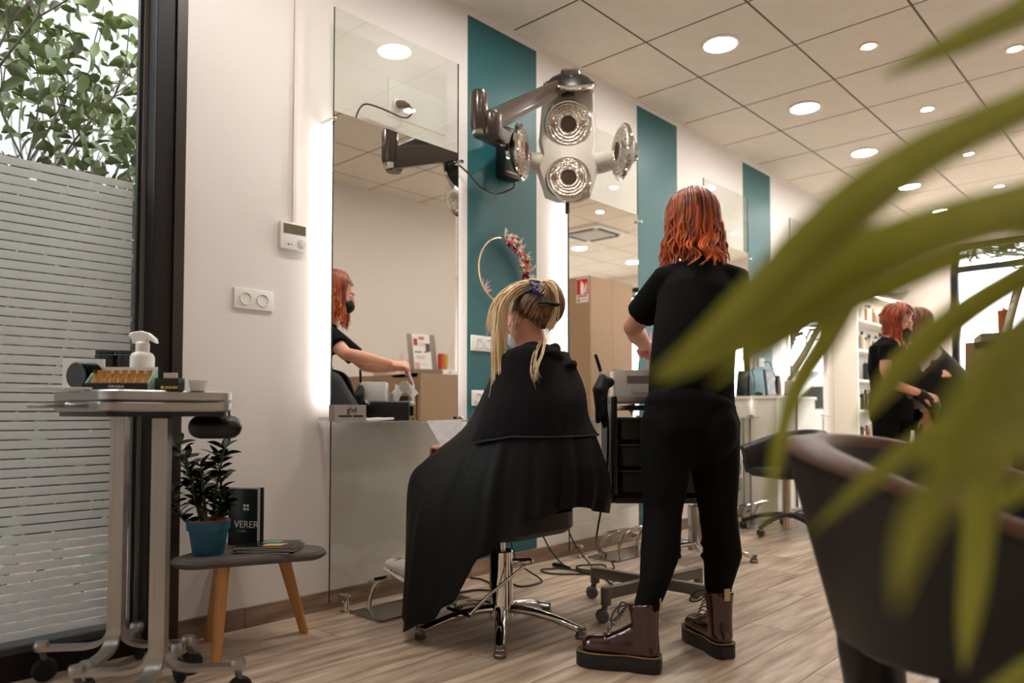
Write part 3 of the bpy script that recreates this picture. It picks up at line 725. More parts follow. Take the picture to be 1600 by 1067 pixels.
# folded roll holder hanging at the right of the table
t = thing('roll_holder', 'black cylindrical roll holder hanging under the rolling table', 'roll holder', (1.055, 2.235, .782))
ax_ = RGT
MB().tube([-ax_ * .045, ax_ * .045], .036, 20, 'round').build('drum', BLACKP, t)
MB().box((-.0, -.038, -.006), (.06, .002, .02), YAW - R(90)).build('paper_slot', mat('slot_paper', (190, 186, 180), .7), t)
MB().tube(spline([-ax_ * .03 + Vector((0, 0, .035)), -ax_ * .032 + Vector((0, 0, .05)), ax_ * .03 + Vector((0, 0, .052)), ax_ * .042 + Vector((0, 0, .046)), ax_ * .045 + Vector((0, 0, .0))], 4), .0035, 6).build('wire_hanger', BLACKP, t)
MB().tube([ax_ * .0 + Vector((0, 0, .052)), ax_ * -.2 + Vector((0, .02, .052))], .004, 6).build('hanger_bar', BLACKP, t)

# products on the rolling table (table top at z = .888)
TZ = .888
def place(u, d): return CF(u, d, TZ)
t = thing('spray_bottle', 'white trigger spray bottle on the rolling table', 'bottle', place(-1.078, 2.17), YAW - R(90))
MB().lathe([(0, 0), (.031, 0), (.033, .006), (.033, .1), (.028, .11), (.018, .116), (.016, .119)], 24).build('body', mat('frosted_white', (222, 220, 214), .35), t)
MB().lathe([(.018, .114), (.019, .118), (.019, .14), (.014, .145)], 20).build('collar', WHITEP, t)
MB().prism([(-.026, .14), (.014, .14), (.016, .155), (.036, .143), (.043, .14), (.04, .153), (.02, .17), (.0, .176), (-.03, .172), (-.038, .163), (-.03, .153)], -.011, .011, Matrix.Rotation(R(90), 4, 'X'), .003).build('trigger_head', WHITEP, t)
MB().bb(-.012, .012, -.0345, -.032, .015, .065).build('label', mat('pale_pink', (236, 200, 208), .5), t, False)
for i, (u, d) in enumerate(((-1.236, 2.26), (-1.180, 2.27))):
    t = thing('black_can', ['left one of two black tubs behind the vial display', 'right one of two black tubs behind the vial display'][i], 'tub', place(u, d), 0, 'black tubs on the rolling table')
    MB().prism(rrect(.05, .05, .012), 0, .115, None, .003).build('tub', mat('black_blue', (24, 25, 32), .45), t); MB().prism(rrect(.047, .047, .012), .115, .128, None, .002).build('lid', mat('black_blue', (24, 25, 32)), t)
vd = thing('vial_display', 'open display box of amber vials with a black front on the rolling table', 'display box', place(-1.085, 2.07), YAW - R(90)); vd.scale = (1, 1, .76)
MB().bb(-.085, .085, -.028, -.024, 0, .026).build('front_panel', BLACKM, vd, False)
MB().bb(-.085, .085, -.024, .03, 0, .004).build('tray', BLACKM, vd, False)
for s_ in (-1, 1): MB().prism([(-.026, .0), (.03, .0), (.03, .082), (.022, .082), (-.026, .026)], s_ * .085 - .0015, s_ * .085 + .0015, Matrix.Rotation(R(90), 4, 'Z') @ Matrix.Rotation(R(90), 4, 'X')).build('side_panel', mat('teal_card', (128, 164, 150), .6), vd)
MB().bb(-.085, .085, .03, .033, 0, .088).build('back_panel', mat('white_card', (226, 220, 214), .6), vd, False)
text('OKARA', .013, mat('white_print', (230, 228, 224), .6), vd, (0, -.0285, .013))
ORD = ('first', 'second', 'third', 'fourth', 'fifth', 'sixth', 'seventh', 'eighth', 'ninth', 'tenth', 'eleventh', 'twelfth')
AMB = mat('amber_vial', (206, 150, 84), .15, coat=.6)
vm = MB().lathe([(0, 0), (.0085, 0), (.0095, .004), (.0095, .028), (.006, .036), (.006, .048), (.0075, .05), (.0075, .056), (0, .057)], 12).mesh('vial', AMB)
for r_i in range(2):
    for k in range(7):
        t = bpy.data.objects.new('vial', vm); COL.objects.link(t); p = vd.matrix_world
        q = place(-1.085, 2.07) + RGT * (-.069 + k * .023) + FWD * (-.008 + r_i * .024); t.location = (q.x, q.y, TZ + .005 + r_i * .010); t.scale = (1, 1, .74)
        tag(t, '%s amber glass vial from the left in the %s row of the display box' % (ORD[k], 'front' if r_i == 0 else 'back'), 'vial', 'amber vials in the %s row' % ('front' if r_i == 0 else 'back'))
t = thing('card_holder', 'black card box with yellow print at the right of the vial display', 'box', place(-.955, 2.08), YAW - R(90))
MB().bb(-.033, .033, -.02, .02, 0, .034).build('box', BLACKM, t, False)
MB().bb(-.022, .016, .008, .012, .03, .05).build('card', mat('cream_card', (226, 206, 190), .7), t, False)
MB().lathe([(.004, 0), (.004, .0006)], 12, axis((0, -1, 0), (-.012, -.02, .008))).build('yellow_mark', mat('yellow_print', (232, 206, 60), .6), t)
for k in range(6): MB().bb(-.004 + k * .006, -.0005 + k * .006, -.0206, -.02, .004 + (k % 2) * .001, .011).build('yellow_mark', mat('yellow_print', (232, 206, 60)), t, False)
t = thing('clear_dish', 'small clear plastic dish at the end of the rolling table', 'dish', place(-.893, 2.12))
MB().lathe([(0, 0), (.02, 0), (.026, .03), (.0245, .03), (.018, .003), (0, .003)], 20, cap=False).build('dish', mat('clear_plastic', (224, 226, 230), .12, coat=.5), t)
t = thing('white_holder', 'white upright holder with black discs on the left of the table', 'holder', place(-1.205, 2.10), YAW - R(90))
MB().box((-.02, .03, .045), (.12, .004, .092), None, .001).build('back_board', WHITEP, t); MB().box((-.02, -.0, .003), (.12, .07, .006), None, .001).build('base', WHITEP, t)
for k in range(5): MB().lathe([(.0, -.002), (.036, -.002), (.038, 0), (.036, .002), (0, .002)], 28, axis((-.35, -1, 0), (-.012 + k * .008, -.02 + k * .006, .042))).build('disc', BLACKP, t)
t = thing('comb', 'pale comb lying over the left edge of the rolling table', 'comb', place(-1.2, 2.02), YAW - R(90) + R(10))
MB().box((-.03, 0, .004), (.17, .02, .006), None, .002).build('spine', mat('pale_lilac', (212, 206, 208), .4), t)
for k in range(12): MB().box((-.1 + k * .009, -.014, .003), (.002, .018, .003)).build('tooth', mat('pale_lilac', (212, 206, 208)), t)

# ------------------------------------------------------------------ three-legged stool with plant and leaflets
OAK = mat('oak_leg', (196, 140, 84), .5, var=(5, (6, 6, .6), (176, 118, 66)))
st = thing('tripod_stool', 'three-legged stool with a dark grey rounded triangular top and oak legs', 'stool', (1.30, 2.52, 0))
tri = []
def blob_top():
    cs = [(-.20, -.06), (.02, .15), (.24, -.03)]; cs = [(-.20, -.07), (.0, .13), (.22, -.0)]
    out = []
    cs = [(-.135, -.085), (.185, -.065), (-.02, .105)]; rr = .095
    for i, (cx, cy) in enumerate(cs):
        a0 = [180, -60, 45][i]; a1 = [290, 45, 180][i]
        for k in range(9): a = R(a0 + (a1 - a0) * k / 8); out.append((cx + rr * math.cos(a), cy + rr * math.sin(a)))
    return out
MB().prism(blob_top(), .312, .340, Matrix.Rotation(YAW - R(90) + R(20), 4, 'Z'), .01).build('seat', mat('dark_grey_top', (92, 86, 82), .55, var=(6, (1, 8, 1), (80, 74, 70))), st)
for (fx, fy), (tx, ty) in zip(((1.25, 2.675), (1.129, 2.363), (1.536, 2.50)), ((1.26, 2.60), (1.18, 2.43), (1.44, 2.50))):
    MB().tube([(fx - 1.30, fy - 2.52, 0.0), (tx - 1.30, ty - 2.52, .313)], [.0155, .023], 16).build('leg', OAK, st)
SZ = .340
pot = thing('potted_plant', 'glossy dark green plant in a blue pot on the tripod stool', 'potted plant', CF(-1.045, 2.585, SZ))
PB = mat('teal_blue_pot', (22, 84, 108), .4)
MB().lathe([(0, 0), (.049, 0), (.051, .004), (.064, .085), (.071, .086), (.073, .115), (.068, .116), (.062, .1), (0, .098)], 32, cap=False).build('pot', PB, pot)
MB().lathe([(.060, .1), (.067, .119), (.063, .120), (.056, .1)], 28, cap=False).build('inner_pot', mat('terracotta', (150, 66, 44), .6), pot)
MB().lathe([(0, .104), (.06, .102)], 20, cap=False).build('soil', mat('potting_soil', (40, 30, 24), .95), pot)
ZZ = leaf_mat('zz_leaf', (30, 48, 26), (18, 30, 16), .08, .22, 4); ZS = mat('zz_stem', (54, 72, 40), .5)
zl = leaf_mesh('leaflet', ZZ, .055, .032, .12)
rnd = random.Random(4)
SG = Matrix.Rotation(YAW - R(90), 3, 'Z')
stems = [((-.02, 0), (-.05, .0, .20), (-.075, -.01, .33)), ((.01, .01), (.02, .01, .22), (.05, .0, .36)), ((-.0, -.02), (-.01, -.02, .2), (-.02, -.02, .30)), ((-.03, -.01), (-.075, -.02, .12), (-.13, -.02, .20)), ((.02, -.01), (.035, -.02, .14), (.07, -.03, .19)), ((.0, .02), (.03, .03, .2), (.015, .03, .33)), ((-.015, .015), (-.06, .02, .23), (-.12, .02, .37))]
for (bx, by), m_, e in stems:
    pts = spline([SG @ Vector((bx, by, .1)), SG @ Vector(m_), SG @ Vector(e)], 6)
    MB().tube(pts, [.008 - .0055 * i / (len(pts) - 1) for i in range(len(pts))], 7, 'round').build('stem', ZS, pot)
    for i in range(4, len(pts)):
        for s_ in (-1, 1):
            a = rnd.uniform(-.5, .5) + (YAW - R(90)) + (0 if s_ > 0 else math.pi)
            inst('leaflet', zl, pot, pts[i], (rnd.uniform(-.6, .6), -rnd.uniform(.4, 1.0), a), (rnd.uniform(.75, 1.15),) * 3)
    inst('leaflet', zl, pot, pts[-1], (0, -1.2, rnd.uniform(0, 6)), (1, 1, 1))
ld = thing('leaflet_display', 'dark standing leaflet display with white lettering behind the blue pot', 'display', CF(-.982, 2.745, SZ), YAW - R(90) + R(-14))
DKG = mat('dark_green_card', (14, 26, 24), .3)
MB().box((0, 0, .105), (.125, .006, .21), None, .001).build('panel', DKG, ld)
MB().bb(.060, .070, -.006, .006, 0, .215).build('spine_edge', mat('pale_edge', (206, 200, 192), .4), ld, False)
MB().bb(.070, .078, -.004, .008, 0, .213).build('spine', BLACKP, ld, False)
MB().bb(-.0625, .0625, -.004, -.003, .207, .212).build('top_edge', mat('pale_edge', (206, 200, 192)), ld, False)
WPR = mat('white_print', (230, 228, 224))
for dx in (-.0065, .0065):
    for dz in (-.0065, .0065): MB().lathe([(.0055, 0), (.0055, .0008)], 14, axis((0, -1, 0), (.012 + dx, -.003, .14 + dz))).build('clover_logo', WPR, ld)
text('VERER', .036, WPR, ld, (.013, -.0035, .077)); text('PARIS', .012, mat('grey_print', (150, 150, 146), .6), ld, (-.002, -.0035, .053))
for i in range(5):
    t = thing('magazine', ['top dark magazine with teal and yellow print on the stool', 'second dark magazine in the pile on the stool', 'third dark magazine in the pile on the stool', 'fourth dark magazine in the pile on the stool', 'bottom dark magazine in the pile on the stool'][i], 'magazine', CF(-.862 + .006 * (i % 3), 2.66 - .004 * i, SZ + .0205 - .005 * i), YAW - R(90) + R([4, -3, 1, -5, 3][i]), 'magazines on the stool')
    MB().box((0, 0, 0), (.20, .145, .0042), None, .0008).build('cover', mat('glossy_black_print', (18, 18, 19), .22), t)
    MB().box((.001, 0, 0), (.1985, .146, .0026)).build('pages', mat('page_edges', (180, 172, 160), .8), t, False)
    if i == 0:
        MB().prism([(-.03, .02), (.035, .02), (.045, .055), (-.02, .055)], .0022, .0026).build('teal_print', mat('teal_print', (70, 180, 170), .3), t)
        MB().prism([(-.015, -.045), (.05, -.04), (.07, .0), (.0, -.005)], .0022, .0026).build('yellow_print', mat('yellow_print2', (226, 170, 84), .3), t)
# things on the first mirror shelf
t = thing('hair_iron_box', 'grey box printed ghd on the first mirror shelf', 'box', (1.80, GY - .04, .790))
MB().bb(-.078, .078, -.02, .02, 0, .068).build('carton', mat('grey_carton', (158, 148, 142), .6), t, False)
text('ghd', .034, BLACKM, t, (.006, -.0205, .046)); MB().bb(-.058, .006, -.0206, -.02, .017, .025).build('print_line', BLACKM, t, False); MB().bb(.012, .062, -.0206, -.02, .017, .025).build('print_line', BLACKM, t, False)
t = MB().box((1.955, GY - .04, .796), (.14, .045, .010), Matrix.Rotation(R(-3), 3, 'Y'), .002).build('white_remote', WHITEP, None); tag(t, 'white flat case lying beside the grey box on the shelf', 'case')
# ------------------------------------------------------------------ seating
def star_base(t, n, r, a0, m, z0=.075, foot=True, caster=False, hub=.04):
    for k in range(n):
        a = a0 + 2 * math.pi * k / n; d = Vector((math.cos(a), math.sin(a), 0))
        pts = [d * .02 + Vector((0, 0, z0 + .012)), d * (r * .3) + Vector((0, 0, z0 + .01)), d * (r * .62) + Vector((0, 0, z0 - .008)), d * (r * .88) + Vector((0, 0, z0 - .034)), d * r + Vector((0, 0, z0 - .045))]
        arm = MB().tube(spline(pts, 4), [(.024 - .007 * i / 16, .017 - .004 * i / 16) for i in range(17)], 12, 'round').build('base_arm', m, t)
        if caster:
            MB().ell(d * r + Vector((0, 0, .028)), (.028, .028, .028), None, 14, 8).build('caster', BLACKP, arm)
        elif foot:
            MB().lathe([(.021, 0), (.023, .004), (.023, .012), (.019, .016), (.019, z0 - .032)], 16, Matrix.Translation(d * (r - .006))).build('foot_glide', ALUD, arm)
def pump_chair(name, label, loc, rz, lever=True, arms=True):
    t = thing(name, label, 'chair', loc, rz, 'chrome pedestal styling chairs')
    star_base(t, 5, .315, R(223) - rz, CHROME)
    MB().lathe([(.046, .05), (.047, .06), (.045, .07), (.045, .30), (.041, .305), (.016, .306)], 28).build('pump_column', CHROME, t)
    MB().lathe([(.016, .30), (.016, .37), (.022, .372), (.022, .385)], 20).build('piston', CHROME, t)
    MB().prism(rrect(.45, .44, .1, 5), .375, .475, None, .02).build('seat', BLACKL, t)
    MB().tube(spline([(-.17, -.17, .5), (-.11, -.205, .51), (0, -.215, .51), (.11, -.205, .51), (.17, -.17, .5)], 5), [(.02, .05)] * 21, 12, 'round', up=(0, 0, 1)).build('backrest', BLACKL, t)
    for s_ in ((-1, 1) if arms else ()):
        MB().tube(spline([(s_ * .2, -.19, .44), (s_ * .245, -.16, .62), (s_ * .25, .05, .63), (s_ * .235, .14, .60), (s_ * .2, .12, .44)], 5), .014, 10).build('armrest', CHROME, t)
    if lever:
        lv = MB().tube([(.03, -.01, .255), (.115, -.045, .25)], .014, 12, 'round').build('pump_pivot', CHROME, t)
    return t
pc = pump_chair('styling_chair', 'chrome five-star pump chair under the caped customer', (2.06, 1.98, 0), 0, True, False)
mb = MB()
pv = Vector(CF(.045, 2.76, .262)) - Vector((2.06, 1.98, 0)); tp_ = Vector(CF(-.155, 2.72, .095)) - Vector((2.06, 1.98, 0)); md_ = Vector(CF(-.09, 2.73, .16)) - Vector((2.06, 1.98, 0)); tl_ = Vector(CF(-.235, 2.78, .105)) - Vector((2.06, 1.98, 0))
MB().tube([pv, md_, tp_], .0065, 8, 'round').build('pump_lever', CHROME, pc); MB().tube([tp_, tl_], .007, 8, 'round').build('lever_pedal', BLACKP, pc)
pump_chair('styling_chair', 'chrome pedestal chair mostly hidden behind the standing hairdresser', (3.80, 2.13, 0), R(10))
pump_chair('styling_chair', 'chrome pedestal chair by the fourth mirror behind the black tub chair', (5.74, 2.20, 0), R(-20))

def tub_shell(t, zb, zf, m_out, m_rim, bot=.42, R0=.30, arm=.24, th=.035, taper=.74, seatz=.46):
    """horseshoe shell open towards local +x; rim zb at the back, zf at the arm fronts"""
    N = 40; pts = []
    for i in range(N + 1):
        s_ = i / N; tot = 2 * arm + math.pi * R0; d = s_ * tot
        if d < arm: p = (arm - d, R0); n = (0, 1)
        elif d > tot - arm: p = (d - (tot - arm), -R0); n = (0, -1)
        else:
            a = (d - arm) / R0 + math.pi / 2; p = (R0 * math.cos(a), R0 * math.sin(a)); n = (math.cos(a), math.sin(a))
        f_ = max(0, min(1, (p[0] + R0) / (R0 + arm))); z = zb + (zf - zb) * (f_ ** 1.25)
        pts.append((p, n, z))
    prof = lambda z: [(-.0, bot, taper), (0, bot + (z - bot) * .5, (1 + taper) / 2 + .03), (0, z - .03, 1.0)]
    vs = []; K = 0
    for (p, n, z) in pts:
        ring = []
        for off, zz, k in [(0, bot, taper), (0, bot + (z - bot) * .55, taper + (1 - taper) * .6), (0, z - .03, 1.0), (.008, z - .012, 1.0), (0, z + .004, 1.0), (-th, z + .008, 1.0), (-th * 1.9, z + .002, 1.0), (-th * 2.2, z - .02, 1.0), (-th * 2.1, bot + (z - bot) * .5, taper + (1 - taper) * .7), (-th * 2.0, bot + .03, taper)]:
            ring.append(Vector(((p[0] + n[0] * off) * k, (p[1] + n[1] * off) * k, zz)))
        K = len(ring); vs += ring
    fs = []; ms = []
    mb = MB()
    out_f = []; rim_f = []
    for i in range(N):
        for j in range(K):
            q = [i * K + j, i * K + (j + 1) % K, (i + 1) * K + (j + 1) % K, (i + 1) * K + j]
            (rim_f if 3 <= j <= 6 else out_f).append(q)
    out_f += [list(range(K)), [N * K + j for j in range(K)][::-1]]
    mb.add(vs, out_f); mb.slot(1); o_ = len(mb.v); mb.f += rim_f; mb.m += [1] * len(rim_f)
    mb.build('shell', [m_out, m_rim], t, True, 60)
    MB().prism([(R0 * .9 * taper * math.cos(a), R0 * .9 * taper * math.sin(a)) for a in [R(90 + 180 * k / 14) for k in range(15)]] + [(arm * .9, -R0 * .8 * taper), (arm * .9, R0 * .8 * taper)], bot - .02, seatz, None, .02).build('seat', BLACKL, t)
RIM = mat('brown_black_rim', (96, 64, 47), .5, spec=.35)
fa = -math.atan2(.73, .68) + (YAW - R(90))
t = thing('tub_armchair', 'large black tub armchair with glossy brown rim in the right foreground', 'armchair', CF(.835, 1.40, 0), fa)
tub_shell(t, .775, .63, BLACKL, RIM, .40, .30, .26, .036, .72, .47)
mb = MB(); n = 8
mb.tube([(-.17, 0, .46), (-.165, 0, .36), (-.15, 0, .22), (-.14, 0, .05), (-.14, 0, .0)], [(.09, .055), (.09, .055), (.075, .05), (.065, .05), (.08, .07)], 20, True, up=(1, 0, 0)).build('back_leg', BLACKL, t)
MB().lathe([(.0, 0), (.23, 0), (.23, .012), (.05, .03), (.04, .05), (.04, .42)], 32).build('pedestal', BLACKP, t)
t = thing('tub_chair', 'black tub chair on a chrome column and wheeled star base, under the leaves', 'chair', (5.06, 2.14, 0), R(150))
tub_shell(t, .70, .58, BLACKL, BLACKL, .40, .26, .20, .03, .86, .44)
star_base(t, 5, .30, R(20), BLACKP, .11, False, True)
MB().lathe([(.03, .02), (.032, .1), (.03, .12), (.03, .40)], 24).build('column', mat('column_chrome_warm', (206, 190, 172), .15, 1), t)

# ------------------------------------------------------------------ footrests on the floor in front of the mirrors
def footrest(x, label):
    t = thing('footrest', label, 'footrest', (x, 2.5, 0), 0, 'chrome footrests below the mirrors')
    MB().prism(rrect(.50, .21, .012, 3), 0, .01, None, .002).build('floor_plate', mat('steel_plate', (150, 146, 140), .14, 1), t)
    for xx in (-.19, .0, .19):
        MB().tube(spline([(xx, .055, .01), (xx + .004, .052, .06), (xx + .012, .03, .115), (xx + .02, -.005, .142)], 5), .0105, 12).build('arch_tube', CHROME, t)
    MB().box((.02, -.01, .148), (.50, .05, .014), Matrix.Rotation(R(-22), 3, 'X'), .006).build('foot_bar', CHROME, t)
    return t
footrest(2.06, 'chrome footrest under the first mirror at the edge of the cape'); footrest(3.66, 'chrome footrest under the second mirror by the cables'); footrest(5.25, 'chrome footrest under the third mirror')

# loose cables between the first two mirrors
def flo(x, y, z=.006):
    a = (600 - y) / 1165 * math.cos(R(2.15)) + math.sin(R(2.15)); b = math.cos(R(2.15)) - (600 - y) / 1165 * math.sin(R(2.15))
    d = (z - CAMZ) / a; return CF((x - 800) / 1165 * d, d * b, z)
CORD = mat('black_cord', (14, 13, 13), .45)
def cord(pts, label, r=.0045):
    mb = MB().tube(spline(pts, 6), r, 7, 'round').build('floor_cable', CORD, None); tag(mb, label, 'cable', 'loose black cords on the floor'); return mb
cord([(2.82, 2.68, .5), (2.83, 2.67, .3), (2.83, 2.62, .08), flo(845, 905), flo(838, 912), flo(815, 916), flo(800, 912)], 'black cord hanging behind the chair seat and curving on the floor')
cord([(2.99, 2.66, .6), (3.0, 2.66, .35), (3.06, 2.6, .12), flo(885, 886), flo(915, 896), flo(935, 900), flo(955, 902), flo(962, 900)], 'black cord dropping to the plug on the floor')
cord([(3.15, 2.60, .75), (3.17, 2.6, .4), (3.2, 2.55, .15), flo(925, 885), flo(935, 896), flo(950, 908), flo(957, 913)], 'black cord crossing the coil on the floor')
cord([CF(.36, 2.98, .88), CF(.385, 3.0, .80), CF(.39, 3.1, .55), CF(.37, 3.3, .25), flo(946, 864, .02), flo(959, 884), flo(955, 890), flo(940, 893), flo(905, 889), flo(903, 884), flo(925, 882), flo(945, 883), flo(944, 890), flo(930, 895), flo(910, 893), flo(880, 888), flo(850, 889), flo(846, 892), flo(860, 896), flo(890, 897), flo(920, 897), flo(945, 901), flo(960, 908)], 'long black cord hanging beside the cape and coiled on the floor')
cord([flo(700, 930), flo(722, 925), flo(745, 922), flo(770, 923), flo(776, 927), flo(768, 913), flo(752, 905), flo(735, 903)], 'black cord looped on the floor behind the pump lever')
t = MB().tube([flo(866, 882, .012), flo(878, 884, .012), flo(890, 887, .01)], [.012, .012, .007], 8, 'round').build('cord_plug', BLACKP, None); tag(t, 'black plug lying on the cord coil', 'plug')

# ------------------------------------------------------------------ hairdresser's trolley
tr = thing('colour_trolley', 'black hairdressing trolley with drawers and aluminium top behind the hairdresser', 'trolley', CF(.60, 3.16, 0), YAW - R(90))
for s_ in (-1, 1):
    MB().prism([(-.17, .50), (-.13, .46), (.13, .46), (.17, .50), (.17, .89), (-.17, .89)], s_ * .19 - .012, s_ * .19 + .012, Matrix.Rotation(R(90), 4, 'Z') @ Matrix.Rotation(R(90), 4, 'X'), .004).build('side_frame', BLACKP, tr)
MB().box((0, 0, .474), (.38, .34, .024), None, .01).build('bottom_shelf', BLACKP, tr)
MB().box((0, 0, .878), (.36, .36, .026), None, .006).build('top_tray', ALU, tr)
MB().box((0, -.02, .845), (.28, .26, .02), None, .004).build('cutlery_tray', BLACKP, tr)
for z in (.50, .605, .71):
    d = MB().prism(rrect(.355, .33, .03, 3), z, z + .088, None, .008).build('drawer', BLACKP, tr)
    MB().prism(rrect(.37, .345, .03, 3), z + .082, z + .094, None, .003).build('drawer_lip', BLACKP, d)
    MB().prism(rrect(.30, .28, .02, 3), z + .0945, z + .0955).build('drawer_well', BLACKM, d)
for s_ in (-1, 1): MB().box((s_ * .19, -.08, .878), (.03, .06, .03), None, .006).build('corner_cap', CHROME, tr)
MB().lathe([(.025, .13), (.025, .47)], 16).build('column', ALUD, tr)
for k in range(4):
    a = R(38) + k * R(90) if k % 2 == 0 else R(-38) + (k - 1) * R(90) + R(180)
    a = [R(40), R(140), R(220), R(320)][k]; d = Vector((math.cos(a), math.sin(a), 0)); Lr = .30
    arm = MB().box(d * (Lr / 2) + Vector((0, 0, .115)), (Lr, .035, .045), a, .004).build('base_arm', ALUD, tr)
    e = d * Lr
    MB().lathe([(.021, .07), (.021, .135), (.018, .138)], 14, Matrix.Translation(e)).build('arm_cap', ALUD, arm)
    MB().tube([e + Vector((0, 0, .08)), e + Vector((-.012, .0, .036))], .012, 8).build('caster_fork', mat('pale_caster', (96, 94, 92), .4), arm)
    for s_ in (-1, 1): MB().lathe([(0, -.005), (.022, -.005), (.026, 0), (.022, .005), (0, .005)], 18, axis((0, 1, 0), e + Vector((-.014, s_ * .014, .026)))).build('caster_wheel', mat('pale_caster', (170, 170, 168)), arm)
TT = .891
t = thing('white_dispenser', 'white wipe dispenser box on top of the trolley', 'dispenser', CF(.505, 3.12, TT), YAW - R(90))
MB().box((0, 0, .055), (.17, .15, .11), None, .006).build('case', mat('dispenser_white', (216, 208, 204), .4), t)
MB().box((.02, -.075, .07), (.11, .004, .03)).build('dark_slot', mat('grey_slot', (120, 114, 110), .5), t)
MB().box((.03, -.078, .032), (.10, .02, .036), None, .004).build('drip_tray', mat('translucent_grey', (182, 178, 180), .3), t)
MB().box((-.06, .02, .112), (.04, .06, .008), None, .003).build('brown_cap', mat('brown_cap', (96, 62, 44), .5), t)
t = thing('foil_dispenser', 'white foil roll stand on the trolley, seen in the first mirror', 'dispenser', CF(.60, 3.29, TT), YAW - R(90))
for s_ in (-1, 1):
    MB().box((0, s_ * .028, .07), (.004, .05, .10), Matrix.Rotation(R(45 * s_), 3, 'X'), .001).build('cradle_side', WHITEP, t)
    for k in (-1, 1): MB().tube([(k * .05, s_ * .05, 0), (k * .05, s_ * .05, .10)], .004, 6).build('wire_leg', WHITEP, t)
MB().lathe([(.014, -.06), (.032, -.06), (.032, .06), (.014, .06)], 24, axis((1, 0, 0), (0, 0, .085))).build('foil_roll', mat('foil_silver', (200, 198, 194), .25, 1), t)
MB().lathe([(.024, .0605), (.031, .061)], 20, axis((1, 0, 0), (0, 0, .085)), cap=False).build('roll_core', BLACKM, t)
t = MB().lathe([(0, 0), (.035, 0), (.055, .05), (.0525, .05), (.034, .004), (0, .004)], 24, Matrix.Translation(CF(.66, 3.21, TT)), cap=False).build('mixing_bowl', mat('bowl_white', (226, 222, 216), .35), None); tag(t, 'small white mixing bowl on the trolley top', 'bowl')
t = thing('tint_brush', 'tint brush with black and white handle sticking up beside the trolley', 'brush', CF(.375, 3.06, 0))
p0 = CF(.385, 3.06, .93) - CF(.375, 3.06, 0); p1 = CF(.345, 3.06, 1.06) - CF(.375, 3.06, 0); pm = p0.lerp(p1, .5)
MB().tube([p0, pm], .009, 10).build('white_grip', WHITEP, t); MB().tube([pm, p1], .0075, 10, 'round').build('black_tail', BLACKP, t)
t = thing('black_glove', 'crumpled black gloves hanging over the left side of the trolley', 'gloves', CF(.372, 3.06, .84), YAW - R(90))
fuse(MB().tube([(0, 0, .13), (-.01, -.01, .08), (-.012, -.01, .0), (-.02, 0, -.05)], [.018, .035, .022, .012], 8, 'round').ell((.02, 0, .11), (.03, .02, .025)).tube([(.0, -.02, .06), (.0, -.03, -.03), (.005, -.02, -.07)], [.02, .018, .01], 8, 'round'), 'glove', BLACKM, t, .007, 2)

# ------------------------------------------------------------------ people
def Lc(px, py, d, d0, u0=0.0):
    return Vector(((px - 800) / 1165 * d - u0, d - d0, CAMZ + ((600 - py) / 1165 + .0375) * d))
def head_vol(mb, M):
    E_ = lambda c, r: mb.ell(M @ Vector(c), r, M.to_3x3(), 20, 14)
    E_((0, -.018, .035), (.074, .093, .088)); E_((0, .022, -.02), (.064, .070, .085)); E_((0, .052, -.075), (.034, .036, .034)); E_((0, .03, -.06), (.052, .045, .04))
    mb.tube([M @ Vector((0, .085, .018)), M @ Vector((0, .105, -.022)), M @ Vector((0, .096, -.032))], [.009, .014, .012], 8, 'round')
    for s_ in (-1, 1):
        E_((s_ * .073, -.004, -.008), (.009, .02, .031)); E_((s_ * .038, .07, -.022), (.022, .016, .02)); E_((s_ * .03, .085, .03), (.024, .008, .008))
    E_((0, .086, -.058), (.022, .01, .007)); E_((0, .084, -.066), (.019, .01, .007))
def face_parts(M, parent, brow, mask=None, mk=1.0):
    for s_ in (-1, 1):
        e = MB().ell(M @ Vector((s_ * .031, .081, .011)), (.0125, .0105, .0085), M.to_3x3(), 12, 8).build('eye', mat('eye_white', (236, 230, 226), .2), parent)
        MB().ell(M @ Vector((s_ * .031, .0895, .011)), (.0055, .003, .0055), M.to_3x3(), 10, 6).build('iris', mat('iris_dark', (48, 34, 26), .15), e)
        MB().tube([M @ Vector((s_ * .014, .090, .027)), M @ Vector((s_ * .034, .089, .033)), M @ Vector((s_ * .05, .077, .027))], [.003, .0035, .0015], 6, 'round').build('eyebrow', brow, parent)
    if mask is None:
        MB().ell(M @ Vector((0, .0925, -.062)), (.024, .008, .008), M.to_3x3(), 12, 8).build('lips', mat('lips', (186, 96, 92), .45), parent)
    else:
        mb = MB()
        mb.ell(M @ Vector((0, .068, -.052)), (.058 * mk, .054, .048), M.to_3x3(), 24, 14)
        o_ = mb.build('face_mask', mask, parent)
        mb = MB()
        for s_ in (-1, 1):
            for z in (-.02, -.075): mb.tube(spline([M @ Vector((s_ * .055, .06, z)), M @ Vector((s_ * .078, .02, z * .6)), M @ Vector((s_ * .083, -.02, -.0))], 4), .0018, 5)
        mb.build('mask_loop', mask, parent)
